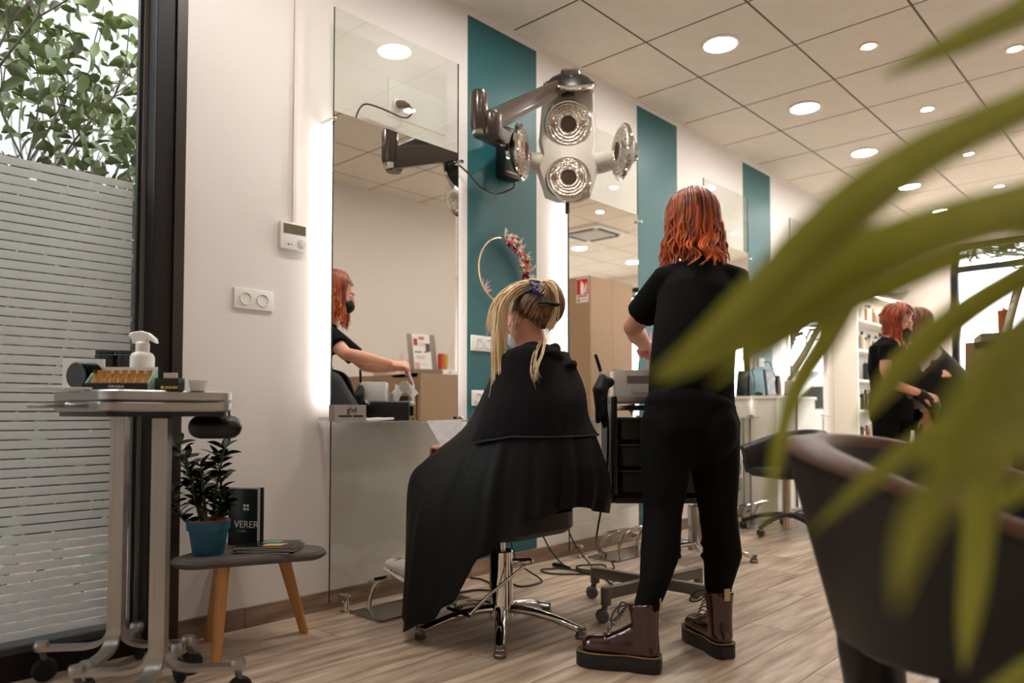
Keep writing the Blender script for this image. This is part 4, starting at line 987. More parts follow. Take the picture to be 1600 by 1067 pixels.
def hand_vol(mb, M, side=1, curl=.7, k=1.0):
    """local: y along the fingers, x towards the thumb (side), z out of the back of the hand"""
    mb.ell(M @ Vector((0, .045 * k, 0)), (.038 * k, .05 * k, .0145 * k), M.to_3x3(), 14, 10)
    for i, (x, l) in enumerate(((.029, .068), (.0095, .078), (-.0105, .072), (-.029, .056))):
        p = Vector((side * x, .083 * k, .002)) ; a = 0; pts = [Vector((side * x, .05 * k, 0)), p]
        for s_, f_ in ((.45, .55), (.32, 1.0), (.26, .8)):
            a -= curl * f_ * (1 + .12 * i); p = p + Vector((0, math.cos(a), math.sin(a))) * l * s_ * k; pts.append(p)
        mb.tube([M @ q for q in pts], [.0085 * k, .0088 * k, .0082 * k, .0076 * k, .0062 * k], 8, 'round')
    pts = [Vector((side * .02, .012, 0)), Vector((side * .046, .04, -.008)), Vector((side * .052, .07, -.024)), Vector((side * .043, .092, -.034))]
    mb.tube([M @ (q * k) for q in pts], [.013 * k, .0105 * k, .0092 * k, .0072 * k], 8, 'round')
def frame(o_, ydir, zdir):
    y_ = Vector(ydir).normalized(); z_ = Vector(zdir); z_ = (z_ - y_ * z_.dot(y_)).normalized(); x_ = y_.cross(z_)
    m = Matrix((x_, y_, z_)).transposed().to_4x4(); m.translation = Vector(o_); return m
def strands(name, m, parent, paths, r=.004, n=5, tip=.3):
    mb = MB()
    for p in paths:
        q = spline(p, 4); k = len(q) - 1
        rr = r * random.uniform(.75, 1.3)
        mb.tube(q, [rr * (1 - (1 - tip) * (i / k) ** 2) * (.7 if i == 0 else 1) for i in range(k + 1)], n, 'round')
    return mb.build(name, m, parent, True, 80)
def hair_mat(name, dark, light, scale=40):
    return mat(name, light, .36, var=(scale, (1, 1, .12), dark), spec=.5)

# ---- the standing hairdresser (seen from behind)
SD = 2.6; SU = .55
P = thing('person', 'standing hairdresser with wavy red hair, black T-shirt, black jeans and burgundy boots', 'person', CF(SU, SD, 0), YAW - R(90))
S = lambda px, py, d: Lc(px, py, d, SD, SU)
hips = S(1078, 645, 2.62); waist = S(1080, 590, 2.64); ribs = S(1086, 520, 2.70); chest = S(1093, 462, 2.76); shl = S(1094, 425, 2.80)
sL = S(1043, 437, 2.79); sR = S(1148, 436, 2.79)
eL = S(989, 512, 2.96); wL = Vector((.022, .60, 1.115)); eR = Vector((.37, .42, 1.12)); wR = Vector((.16, .62, 1.10))
nb = S(1091, 408, 2.84); hd_ = Vector((.150, .275, 1.545))
legL = [S(1042, 665, 2.61), S(1039, 730, 2.59), S(1034, 800, 2.57), S(1030, 860, 2.51), S(1019, 935, 2.44)]
legR = [S(1114, 665, 2.63), S(1116, 730, 2.64), S(1120, 800, 2.65), S(1127, 865, 2.63), S(1119, 935, 2.60)]
mb = MB()
mb.tube([hips - Vector((0, 0, .05)), hips, waist, ribs, chest, shl], [(.14, .10), (.15, .105), (.125, .085), (.135, .095), (.14, .095), (.10, .06)], 20, 'round', up=(0, 1, 0))
mb.tube([shl, nb, hd_ + Vector((0, -.01, -.03))], [.06, .05, .052], 14, 'round')
for a in ([sL, eL, wL], [sR, eR, wR]):
    m1 = a[0].lerp(a[1], .5); m2 = a[1].lerp(a[2], .35)
    mb.tube([shl.lerp(a[0], .5), a[0], m1, a[1], m2, a[2]], [.055, .052, .046, .04, .041, .027], 14, 'round')
for lg in (legL, legR): mb.tube([hips.lerp(lg[0], .6) + Vector((0, 0, .05))] + lg + [Vector((-.122, -.178, .09)) if lg is legL else Vector((.159, -.027, .09))], [.09, .085, .075, .052, .050, .026, .024], 16, 'round')
HM = Matrix.Translation(hd_) @ Matrix.Rotation(R(-18), 4, 'X')
head_vol(mb, HM)
hand_vol(mb, frame(wL, (.10, 1, -.05), (-.5, -.1, .8)), 1, .75); hand_vol(mb, frame(wR, (-.5, .75, -.05), (.5, .1, .8)), -1, .75)
fuse(mb, 'body', SKIN, P, .0065, 3)
mb = MB()
mb.tube([waist - Vector((0, 0, .125)), waist, ribs, chest, shl + Vector((0, 0, -.005)), shl + Vector((0, .02, .03))], [(.152, .122), (.150, .118), (.150, .116), (.150, .112), (.112, .074), (.065, .06)], 28, True, up=(0, 1, 0))
for a in ([sL, eL], [sR, eR]):
    mb.tube([shl.lerp(a[0], .35), a[0] + Vector((0, 0, -.004)), a[0].lerp(a[1], .45), a[0].lerp(a[1], .72)], [.06, .064, .064, .066], 18, True)
fuse(mb, 't_shirt', BLK_CLOTH, P, .008, 3)
mb = MB()
mb.tube([waist - Vector((0, 0, .07)), hips + Vector((0, 0, .03)), hips - Vector((0, 0, .06))], [(.142, .108), (.160, .122), (.155, .120)], 26, True, up=(0, 1, 0))
for s_, lg in ((-1, legL), (1, legR)):
    mb.ell(hips + Vector((s_ * .07, -.045, -.06)), (.085, .082, .10))
    mb.tube([hips + Vector((0, 0, -.02)), hips.lerp(lg[0], .5) + Vector((0, 0, -.11))], [(.10, .10), (.075, .095)], 16, 'round', up=(0, 1, 0))
    pts = [hips.lerp(lg[0], .75) + Vector((0, 0, .03)), lg[0], lg[1], lg[2], lg[3], lg[4] + Vector((0, 0, .05)), Vector((-.122, -.178, .19)) if s_ < 0 else Vector((.159, -.027, .19))]
    mb.tube(pts, [.098, .094, .085, .066, .066, .047, .040], 20, True)
    for k in range(6):
        c = lg[2] + Vector((0, 0, random.uniform(-.16, .05))); tl = random.uniform(-.02, .02); rk = .064 - abs(c.z - lg[2].z) * .0
        mb.tube([c + Vector((.058 * math.cos(a), .058 * math.sin(a), tl * math.cos(a))) for a in [R(150 + 24 * q) for q in range(12)]], .0075, 6, 'round')
fuse(mb, 'jeans', BLK_DENIM, P, .008, 2)
bt = MB().box(waist + Vector((-.125, -.055, -.13)), (.035, .02, .16), R(-40), .006).build('hip_pouch', BLACKM, P)
# hair: cap and wavy locks
RED = hair_mat('copper_hair', (104, 30, 6), (228, 106, 32), 48); REDD = hair_mat('copper_hair_deep', (74, 22, 8), (150, 54, 16), 50)
def root_shade(m, z0, z1, k):
    nt = m.node_tree; b = nt.nodes['Principled BSDF']; src = b.inputs['Base Color'].links[0].from_socket
    tc = nt.nodes.new('ShaderNodeTexCoord'); sp = nt.nodes.new('ShaderNodeSeparateXYZ'); mr = nt.nodes.new('ShaderNodeMapRange'); hs = nt.nodes.new('ShaderNodeHueSaturation')
    mr.inputs[1].default_value = z0; mr.inputs[2].default_value = z1; mr.inputs[3].default_value = 1.0; mr.inputs[4].default_value = k
    nt.links.new(tc.outputs['Object'], sp.inputs[0]); nt.links.new(sp.outputs['Z'], mr.inputs[0]); nt.links.new(mr.outputs[0], hs.inputs['Value']); nt.links.new(src, hs.inputs['Color']); nt.links.new(hs.outputs[0], b.inputs['Base Color'])
root_shade(RED, 1.44, 1.62, .5)      # coloured lengths, darker natural roots
def long_hair(parent, HM, n, zlen, m_cap, m_str, face_open, seed, wave=.014, r=.0062, full=.012, fwd=None):
    rd = random.Random(seed); paths = []; cM = HM @ Matrix.Translation((0, -.018, .035))
    mbc = MB(); 
    for i in range(13):
        pass
    def capf(u, v):
        a = u * 2 * math.pi; th = v * R(112)
        if abs((a - math.pi / 2 + math.pi) % (2 * math.pi) - math.pi) < R(face_open): th = v * R(62)
        return cM @ Vector((.083 * math.sin(th) * math.cos(a), .101 * math.sin(th) * math.sin(a), .098 * math.cos(th)))
    mbc.sheet(capf, 40, 12, True).build('hair_cap', m_cap, parent, True, 80)
    for i in range(n):
        while True:
            a = rd.uniform(0, 2 * math.pi)
            if abs((a - math.pi / 2 + math.pi) % (2 * math.pi) - math.pi) > R(face_open): break
        f_ = rd.uniform(0, full); p = []
        side = 1 if math.cos(a) > 0 else -1
        for th in (14, 38, 62, 84, 100):
            q = R(th + rd.uniform(-3, 3)); p.append(cM @ Vector(((.086 + f_) * math.sin(q) * math.cos(a), (.104 + f_) * math.sin(q) * math.sin(a), (.101 + f_ * .4) * math.cos(q))))
        b = p[-1]; o_ = Vector((math.cos(a), math.sin(a) * .6, 0)) ; L_ = rd.uniform(*zlen); ph = rd.uniform(0, 6.28); amp = wave * rd.uniform(.5, 1.4); aa = rd.uniform(0, 6.28)
        for k in range(1, 7):
            t_ = k / 6; w = math.sin(ph + t_ * 8.5) * amp * (.4 + t_)
            p.append(b + Vector((o_.x * .022 * t_ + w * math.cos(aa), o_.y * .01 * t_ + w * math.sin(aa) * .7 - (.006 if o_.y < 0 else 0) * t_, -L_ * t_)))
        paths.append(p)
    strands('hair', m_str, parent, paths, r, 6, .25)
long_hair(P, HM, 300, (.12, .22), REDD, RED, 52, 21, .013, .0078, .016)
pts = [[HM @ Vector((x, -.085, -.05)), HM @ Vector((x + .01, -.10, -.10)), HM @ Vector((x - .012, -.115, -.15)), HM @ Vector((x + .018, -.12, -.19)), HM @ Vector((x + e, -.125, -.235))] for x, e in ((.0, -.01), (.018, .02), (.03, .0), (.045, .03), (.01, -.03), (.055, .01), (-.03, -.03), (-.045, -.02))]
strands('loose_lock', RED, P, pts, .0075, 6, .2)
face_parts(HM, P, mat('brow_red', (120, 60, 30), .7), mat('black_mask', (15, 14, 15), .8))
# boots
BOOT = mat('burgundy_leather', (54, 14, 18), .18, coat=.7); STITCH = mat('yellow_stitch', (196, 146, 48), .6); SOLE = mat('black_rubber', (17, 16, 16), .5)
def boot(parent, heel, toe, side):
    d = Vector(toe) - Vector(heel); a = math.atan2(d.y, d.x); M = Matrix.Translation(Vector((heel[0], heel[1], 0))) @ Matrix.Rotation(a - R(90), 4, 'Z')
    b = bpy.data.objects.new('boot', None)
    out = []
    for t_, w in ((0, .018), (.012, .032), (.05, .037), (.1, .034), (.15, .041), (.2, .047), (.235, .044), (.262, .031), (.275, .012)): out.append((t_, w))
    poly = [(w + .003, y_) for y_, w in out] + [(-w - .003 + .004 * (1 if .05 < y_ < .15 else 0), y_) for y_, w in reversed(out)]
    up = MB()
    up.tube([M @ Vector(q) for q in ((0, .035, .06), (0, .10, .068), (0, .17, .068), (0, .225, .064))], [(.034, .032), (.035, .036), (.043, .036), (.041, .034)], 18, 'round')
    up.tube([M @ Vector(q) for q in ((0, .045, .06), (0, .05, .12), (0, .052, .17), (0, .055, .215))], [(.034, .042), (.033, .043), (.036, .046), (.042, .052)], 18, True)
    up.tube([M @ Vector(q) for q in ((0, .07, .13), (0, .12, .105), (0, .17, .085))], [(.03, .03), (.031, .024), (.034, .02)], 14, 'round')
    bo = fuse(up, 'boot', BOOT, parent, .006, 3)
    MB().prism(poly, .0, .046, M, .003).build('sole', SOLE, bo)
    MB().prism([(x * 1.06, y_) for x, y_ in poly], .046, .051, M).build('welt', SOLE, bo)
    sb = MB()
    for i in range(len(poly)):
        p, q = Vector(poly[i] + (0,)), Vector(poly[(i + 1) % len(poly)] + (0,)); L_ = (q - p).length; k = max(1, int(L_ / .0075))
        for j in range(k):
            c = p.lerp(q, (j + .5) / k); e = (q - p).normalized() * .0026; c.x *= 1.045
            sb.tube([M @ (c - e + Vector((0, 0, .0515))), M @ (c + e + Vector((0, 0, .0515)))], .0017, 4)
    sb.build('welt_stitch', STITCH, bo)
    for i in range(7):
        y_ = .155 - i * .012 if i < 4 else .115 - (i - 3) * .006; z = .108 + i * .015
        y_ = .178 - i * .0125; z = .102 + i * .0165
        MB().tube([M @ Vector((-.021, y_, z - .004)), M @ Vector((0, y_ + .008, z + .004)), M @ Vector((.021, y_, z - .004))], .0026, 6, 'round').build('lace', BLACKM, bo)
        for s_ in (-1, 1): MB().ell(M @ Vector((s_ * .026, y_ - .002, z - .006)), (.003, .003, .003), None, 8, 5).build('eyelet', CHROME, bo)
    for s_ in (-1, 1): MB().tube(spline([M @ Vector((0, .105, .205)), M @ Vector((s_ * .04, .135, .20)), M @ Vector((s_ * .06, .15, .165)), M @ Vector((s_ * .03, .14, .165)), M @ Vector((0, .11, .2))], 5), .0028, 6).build('lace_bow', BLACKM, bo)
    MB().box(M @ Vector((0, .0, .215)), (.02, .004, .04), a - R(90), .001).build('heel_loop', mat('tan_tape', (196, 170, 132), .7), bo)
boot(P, (-.075, -.195), (-.34, -.10), 1); boot(P, (.172, -.075), (.10, .20), -1)
t = thing('tail_comb', 'pale tail comb held in the hairdresser\'s hand, seen in the mirror', 'comb', P.location + (Matrix.Rotation(YAW - R(90), 3, 'Z') @ Vector((.06, .70, 1.10))), YAW - R(90))
MB().tube([(0, -.02, .03), (.0, .02, -.06), (0, .045, -.115)], [.006, .007, .003], 8, 'round').build('handle', mat('pale_pink', (236, 200, 208)), t)
MB().box((0, -.03, .05), (.005, .02, .06)).build('teeth_block', mat('pale_pink', (236, 200, 208)), t)

# ---- the seated customer under the cape
CD = 2.85
Q = thing('person', 'seated customer from behind with blonde hair sectioned up in clips', 'person', CF(0, CD, 0), YAW - R(90))
K = lambda px, py, d: Lc(px, py, d, CD)
fdir = Matrix.Rotation(-(YAW - R(90)), 3, 'Z') @ Vector((0, 1, 0))         # her facing, in the local frame
rdir = Vector((fdir.y, -fdir.x, 0))
hc = K(826, 497, 2.85)
HQ = Matrix((rdir, fdir, Vector((0, 0, 1)))).transposed().to_4x4(); HQ.translation = hc; HQ = HQ @ Matrix.Rotation(R(-14), 4, 'X')
seat = Vector((.0, .03, .52)); chq = K(846, 615, 2.82); shq = K(842, 572, 2.83)
mb = MB(); head_vol(mb, HQ)
mb.tube([seat, seat + Vector((0, 0, .12)), seat.lerp(chq, .6), chq, shq], [(.17, .13), (.16, .12), (.15, .11), (.16, .11), (.09, .07)], 18, 'round', up=tuple(fdir))
mb.tube([shq, K(835, 545, 2.84), hc + Vector((0, 0, -.02))], [.06, .05, .052], 14, 'round')
for s_ in (-1, 1):
    sh = chq + rdir * s_ * .13 + Vector((0, 0, .02)); el = sh + rdir * s_ * .05 + fdir * .03 + Vector((0, 0, -.25)); wr = el + fdir * .22 - rdir * s_ * .06 + Vector((0, 0, .0))
    if s_ < 0: wr = K(700, 700, 2.92)
    mb.tube([chq.lerp(sh, .6), sh, sh.lerp(el, .5), el, wr], [.05, .05, .043, .038, .026], 12, 'round')
    hand_vol(mb, frame(wr, (fdir * .8 - rdir * s_ * .3), (0, 0, 1)), -s_, .5)
    hp_ = seat + rdir * (s_ * .085 + .03); kn = hp_ + fdir * .40 + Vector((0, 0, .0)); an = kn - fdir * .03 + Vector((0, 0, -.29))
    mb.tube([hp_, hp_.lerp(kn, .5), kn, kn.lerp(an, .4), an], [.085, .08, .06, .055, .036], 14, 'round')
    mb.tube([an, an + fdir * .1 + Vector((0, 0, -.035))], [.034, .03], 10, 'round')
fuse(mb, 'body', SKIN, Q, .0075, 3)
face_parts(HQ, Q, mat('brow_brown', (92, 66, 44), .7), mat('white_mask', (226, 228, 230), .8), .72)
BLOND = hair_mat('blonde_hair', (216, 180, 132), (250, 232, 196), 60); BROOT = hair_mat('dark_blonde_roots', (62, 38, 24), (150, 106, 68), 70)
cM = HQ @ Matrix.Translation((0, -.018, .035)); rd = random.Random(9)
def cq(u, v):
    a = u * 2 * math.pi; th = v * R(98 + 52 * max(0, -math.sin(a)) ** .5)
    if math.sin(a) > .55: th = v * R(70)
    return cM @ Vector((.081 * math.sin(th) * math.cos(a), .099 * math.sin(th) * math.sin(a), .096 * math.cos(th)))
MB().sheet(cq, 40, 12, True).build('hair_cap', BROOT, Q, True, 80)
def bundle(pts, n, sp0, sp1, name, m, r=.0035, tip=.25, seed=1):
    rr = random.Random(seed); paths = []
    for i in range(n):
        o0 = Vector((rr.gauss(0, 1), rr.gauss(0, 1), rr.gauss(0, 1))); q = []; k = len(pts) - 1; cut = rr.uniform(.85, 1.08)
        for j, p in enumerate(pts):
            s_ = sp0 + (sp1 - sp0) * j / k
            q.append(Vector(p) + o0 * s_ + Vector((rr.gauss(0, 1), rr.gauss(0, 1), rr.gauss(0, 1))) * s_ * .35)
        q[-1] = q[-2].lerp(q[-1], cut); paths.append(q)
    return strands(name, m, Q, paths, r, 5, tip)
# back section twisted up to the claw clip
pa = []
for i in range(230):
    ad = rd.uniform(183, 355); a = R(ad); th0 = R(rd.uniform(92, 100 + 60 * max(0, -math.sin(a)) ** .6)); p = []
    for j in range(5):
        t_ = j / 4; th = th0 * (1 - t_) + R(30) * t_; aa = a * (1 - t_) + R(300) * t_; bu = .004 + .026 * math.sin(t_ * math.pi) * (1.2 if ad > 270 else .7)
        p.append(cM @ Vector(((.084 + bu) * math.sin(th) * math.cos(aa), (.102 + bu) * math.sin(th) * math.sin(aa), (.098 + bu) * math.cos(th))))
    pa.append(p)
strands('swept_hair', BROOT, Q, pa, .0052, 5, .6)
bundle([K(852, 458, 2.78), K(838, 444, 2.78), K(808, 450, 2.77), K(786, 478, 2.76), K(780, 530, 2.76), K(781, 590, 2.76), K(774, 645, 2.76)], 230, .0075, .0105, 'hanging_lock', BLOND, .0034, .3, 2)
bundle([K(830, 444, 2.78), K(797, 454, 2.77), K(774, 480, 2.77), K(768, 515, 2.77)], 70, .006, .012, 'flyaway_lock', BLOND, .0026, .2, 3)
bundle([K(842, 460, 2.78), K(850, 444, 2.78), K(862, 446, 2.77), K(868, 466, 2.77), K(866, 490, 2.77), K(858, 512, 2.78)], 60, .006, .006, 'clipped_lock', BLOND, .0034, .4, 5)
bundle([K(843, 535, 2.76), K(834, 556, 2.70), K(832, 578, 2.66), K(838, 596, 2.65)], 12, .005, .010, 'nape_wisp', BLOND, .0012, .2, 6)
bundle([K(852, 530, 2.76), K(848, 552, 2.70), K(840, 572, 2.66), K(836, 594, 2.65)], 18, .002, .003, 'nape_lock', BLOND, .002, .2, 7)
bundle([K(888, 562, 2.86), K(900, 578, 2.86), K(908, 598, 2.86), K(916, 618, 2.86)], 24, .004, .004, 'front_wisp', BLOND, .0024, .2, 8)

# cape: radial drape around the neck
CC = Vector((2.10, 1.93, 0))
KEYS = {0: [(.055, 1.06), (.16, 1.03), (.22, .93), (.26, .82), (.31, .71), (.35, .61), (.355, .53), (.345, .455)],
        45: [(.055, 1.05), (.13, 1.02), (.19, .93), (.28, .80), (.40, .68), (.47, .57), (.49, .44), (.50, .33)],
        90: [(.055, 1.045), (.11, 1.01), (.16, .92), (.27, .76), (.45, .645), (.535, .56), (.56, .40), (.56, .22)],
        120: [(.055, 1.045), (.105, 1.01), (.145, .92), (.22, .77), (.36, .645), (.43, .55), (.44, .32), (.445, .11)],
        150: [(.055, 1.05), (.11, 1.02), (.15, .92), (.21, .77), (.32, .615), (.385, .46), (.41, .25), (.425, .035)],
        165: [(.055, 1.055), (.115, 1.025), (.155, .92), (.205, .77), (.285, .62), (.34, .47), (.375, .29), (.39, .085)],
        180: [(.055, 1.06), (.12, 1.03), (.16, .92), (.20, .78), (.26, .64), (.31, .49), (.34, .33), (.355, .165)],
        200: [(.055, 1.07), (.13, 1.035), (.17, .92), (.20, .80), (.24, .67), (.275, .55), (.295, .44), (.31, .335)],
        225: [(.055, 1.075), (.13, 1.04), (.175, .92), (.205, .81), (.235, .71), (.26, .61), (.275, .52), (.285, .455)],
        270: [(.055, 1.075), (.13, 1.04), (.18, .92), (.21, .81), (.24, .72), (.265, .64), (.275, .56), (.275, .49)],
        315: [(.055, 1.07), (.15, 1.035), (.205, .92), (.245, .81), (.30, .71), (.335, .61), (.345, .52), (.335, .445)],
        345: [(.055, 1.065), (.158, 1.03), (.22, .92), (.265, .81), (.32, .71), (.355, .61), (.36, .52), (.345, .435)]}
ks = sorted(KEYS)
def cape_pt(adeg, t_, off=0.0, fold=1.0):
    a = adeg % 360; i = max(j for j in range(len(ks)) if ks[j] <= a); a0 = ks[i]; a1 = ks[(i + 1) % len(ks)]; w = a1 - a0 if a1 > a0 else a1 + 360 - a0
    f_ = (a - a0) / w; f_ = f_ * f_ * (3 - 2 * f_); x = t_ * 7; j = min(int(x), 6); g = x - j
    def samp(key):
        P_ = KEYS[key]; p0 = P_[max(0, j - 1)]; p1 = P_[j]; p2 = P_[j + 1]; p3 = P_[min(7, j + 2)]
        return [0.5 * ((2 * p1[q]) + (p2[q] - p0[q]) * g + (2 * p0[q] - 5 * p1[q] + 4 * p2[q] - p3[q]) * g * g + (3 * p1[q] - p0[q] - 3 * p2[q] + p3[q]) * g ** 3) for q in (0, 1)]
    A = samp(a0); B = samp(a1); r_ = A[0] + (B[0] - A[0]) * f_ + off; z = A[1] + (B[1] - A[1]) * f_
    am = fold * max(0, t_ - .25) ** 1.2
    r_ += am * (.014 * math.sin(R(a) * 9 + 2.5 * t_) + .010 * math.sin(R(a) * 17 + 1.3 + 4 * t_) + .006 * math.sin(R(a) * 29 + 7 * t_))
    cx = CC.x + .035 * (1 - min(1, t_ * 1.6)); cy = CC.y - .035 * (1 - min(1, t_ * 1.6))
    return Vector((cx + r_ * math.cos(R(a)), cy + r_ * math.sin(R(a)), z + off * .6))
inv = (Matrix.Translation(Q.location) @ Matrix.Rotation(YAW - R(90), 4, 'Z')).inverted()
mb = MB(); mb.sheet(lambda u, v: inv @ cape_pt(u * 360, v), 144, 44, True)
cp = mb.build('salon_cape', CAPE_M, Q, True, 180); sd = cp.modifiers.new('thickness', 'SOLIDIFY'); sd.thickness = .003; sd.offset = -1
def tz_(a):
    lo, hi = .2, .9
    for _ in range(18):
        m_ = (lo + hi) / 2
        if cape_pt(a, m_, 0, 0).z > .735 - .03 * max(0, (215 - a) / 39): lo = m_
        else: hi = m_
    return lo
def tw(u, v):
    a = 176 + u * (392 - 176); e = tz_(a) - .03; p = cape_pt(a, .03 + v * e, .014 + .006 * math.sin(v * 9 + u * 5), .7)
    return inv @ p
mb = MB(); mb.sheet(tw, 90, 30)
to = mb.build('shoulder_towel', TOWEL_M, Q, True, 180); sd = to.modifiers.new('thickness', 'SOLIDIFY'); sd.thickness = .006; sd.offset = 1
hem = MB().tube([tw(i / 59, 1.0) for i in range(60)], .0045, 6).build('towel_hem', mat('navy_hem', (36, 36, 46), .9), Q)
def collar(a0, a1, rad, z, rw, rh, name):
    pts = []
    for k in range(19):
        a = R(a0 + (a1 - a0) * k / 18); w_ = 1 + .05 * math.sin(k * .8); pts.append(inv @ Vector((CC.x + .04 + rad * w_ * math.cos(a), CC.y - .04 + rad * w_ * math.sin(a), z + .008 * math.sin(k * .7))))
    MB().tube(pts, [(rw * (1 + .15 * math.sin(k * .6)) * min(1, .35 + k * .2, .35 + (18 - k) * .2), rh * min(1, .35 + k * .2, .35 + (18 - k) * .2)) for k in range(19)], 12, 'round', up=(0, 0, 1)).build(name, TOWEL_M, Q)
collar(185, 400, .085, 1.062, .020, .024, 'towel_roll'); collar(235, 395, .125, 1.035, .018, .022, 'towel_fold'); collar(275, 380, .155, 1.00, .014, .018, 'towel_fold')
for s_ in (-1, 1):
    X = seat + rdir * s_ * .09 + fdir * .49 + Vector((0, 0, -.31))
    base = inv @ Vector((1.965 if s_ < 0 else 2.14, 2.30, .165)); tip = inv @ Vector((1.955 if s_ < 0 else 2.13, 2.53, .195)); d = (tip - base)
    m1 = MB().tube([base, base + d * .3 + Vector((0, 0, .012)), base + d * .65 + Vector((0, 0, .006)), base + d * .95], [(.034, .045), (.036, .044), (.038, .032), (.032, .022)], 16, 'round')
    so = fuse(m1, 'sneaker', mat('white_leather', (232, 228, 224), .4), Q, .006, 2)
    MB().tube([base - Vector((0, 0, .035)), base + d * .5 - Vector((0, 0, .033)), base + d * 1.0 - Vector((0, 0, .018))], [(.036, .012), (.041, .012), (.034, .012)], 14, 'round').build('shoe_sole', WHITEP, so)
    for k in (.55, .68): MB().tube(spline([base + d * k + Vector((-.041, -.0, -.015)), base + d * k + Vector((-.03, 0, .022)), base + d * k + Vector((0, 0, .036))], 4), .0055, 6).build('gold_stripe', mat('gold_stripe', (176, 136, 70), .35, .6), so)
t = MB().add([inv.inverted() @ K(*q) for q in ((667, 657, 2.98), (722, 655, 2.93), (712, 700, 2.90), (690, 698, 2.92))], [[0, 1, 2, 3]]).build('paper_sheet', mat('printed_paper', (232, 226, 226), .7, var=(26, (1, 1, 3), (214, 206, 208))), None, False); tag(t, 'white printed sheet in the customer\'s lap below the mirror shelf', 'paper')
sdm = t.modifiers.new('thickness', 'SOLIDIFY'); sdm.thickness = .001
# hair clips
IM = inv.inverted()
def clipw(px, py, d): return IM @ K(px, py, d)
t = thing('claw_clip', 'navy blue claw clip on top of the customer\'s head', 'hair clip', (0, 0, 0)); NV = mat('navy_plastic', (26, 30, 92), .35)
MB().tube([clipw(830, 440, 2.76), clipw(837, 447, 2.74), clipw(835, 455, 2.73), clipw(848, 460, 2.73)], [(.012, .006), (.009, .008), (.012, .007), (.006, .005)], 10, 'round').build('jaw', NV, t)
MB().tube([clipw(822, 455, 2.74), clipw(834, 450, 2.73), clipw(846, 461, 2.73)], [.005, .008, .005], 8, 'round').build('jaw', NV, t)
for k in range(4): MB().tube([clipw(824 + k * 7, 455 + k * 2, 2.735), clipw(823 + k * 7, 463 + k * 2, 2.75)], .0022, 5).build('tooth', NV, t)
MB().tube([clipw(829, 438, 2.76), clipw(842, 440, 2.76)], .007, 8, 'round').build('thumb_tab', NV, t)
t = thing('section_clip', 'black section clip at the back of the customer\'s head', 'hair clip', (0, 0, 0))
MB().tube([clipw(838, 472, 2.735), clipw(855, 471, 2.72), clipw(874, 475, 2.72)], [(.004, .004), (.006, .006), (.007, .005)], 8, 'round').build('arm', BLACKP, t); MB().tube([clipw(838, 476, 2.735), clipw(855, 476, 2.72), clipw(872, 477, 2.725)], .004, 8, 'round').build('arm', BLACKP, t)
t = thing('section_clip', 'white section clip above the customer\'s ear', 'hair clip', (0, 0, 0)); WC = mat('clip_grey', (206, 202, 196), .4)
MB().tube([clipw(804, 463, 2.755), clipw(798, 478, 2.75), clipw(797, 490, 2.75)], [(.004, .004), (.009, .005), (.005, .004)], 8, 'round').build('arm', WC, t); MB().tube([clipw(797, 465, 2.75), clipw(789, 476, 2.75)], .005, 8, 'round').build('thumb_tab', WC, t)
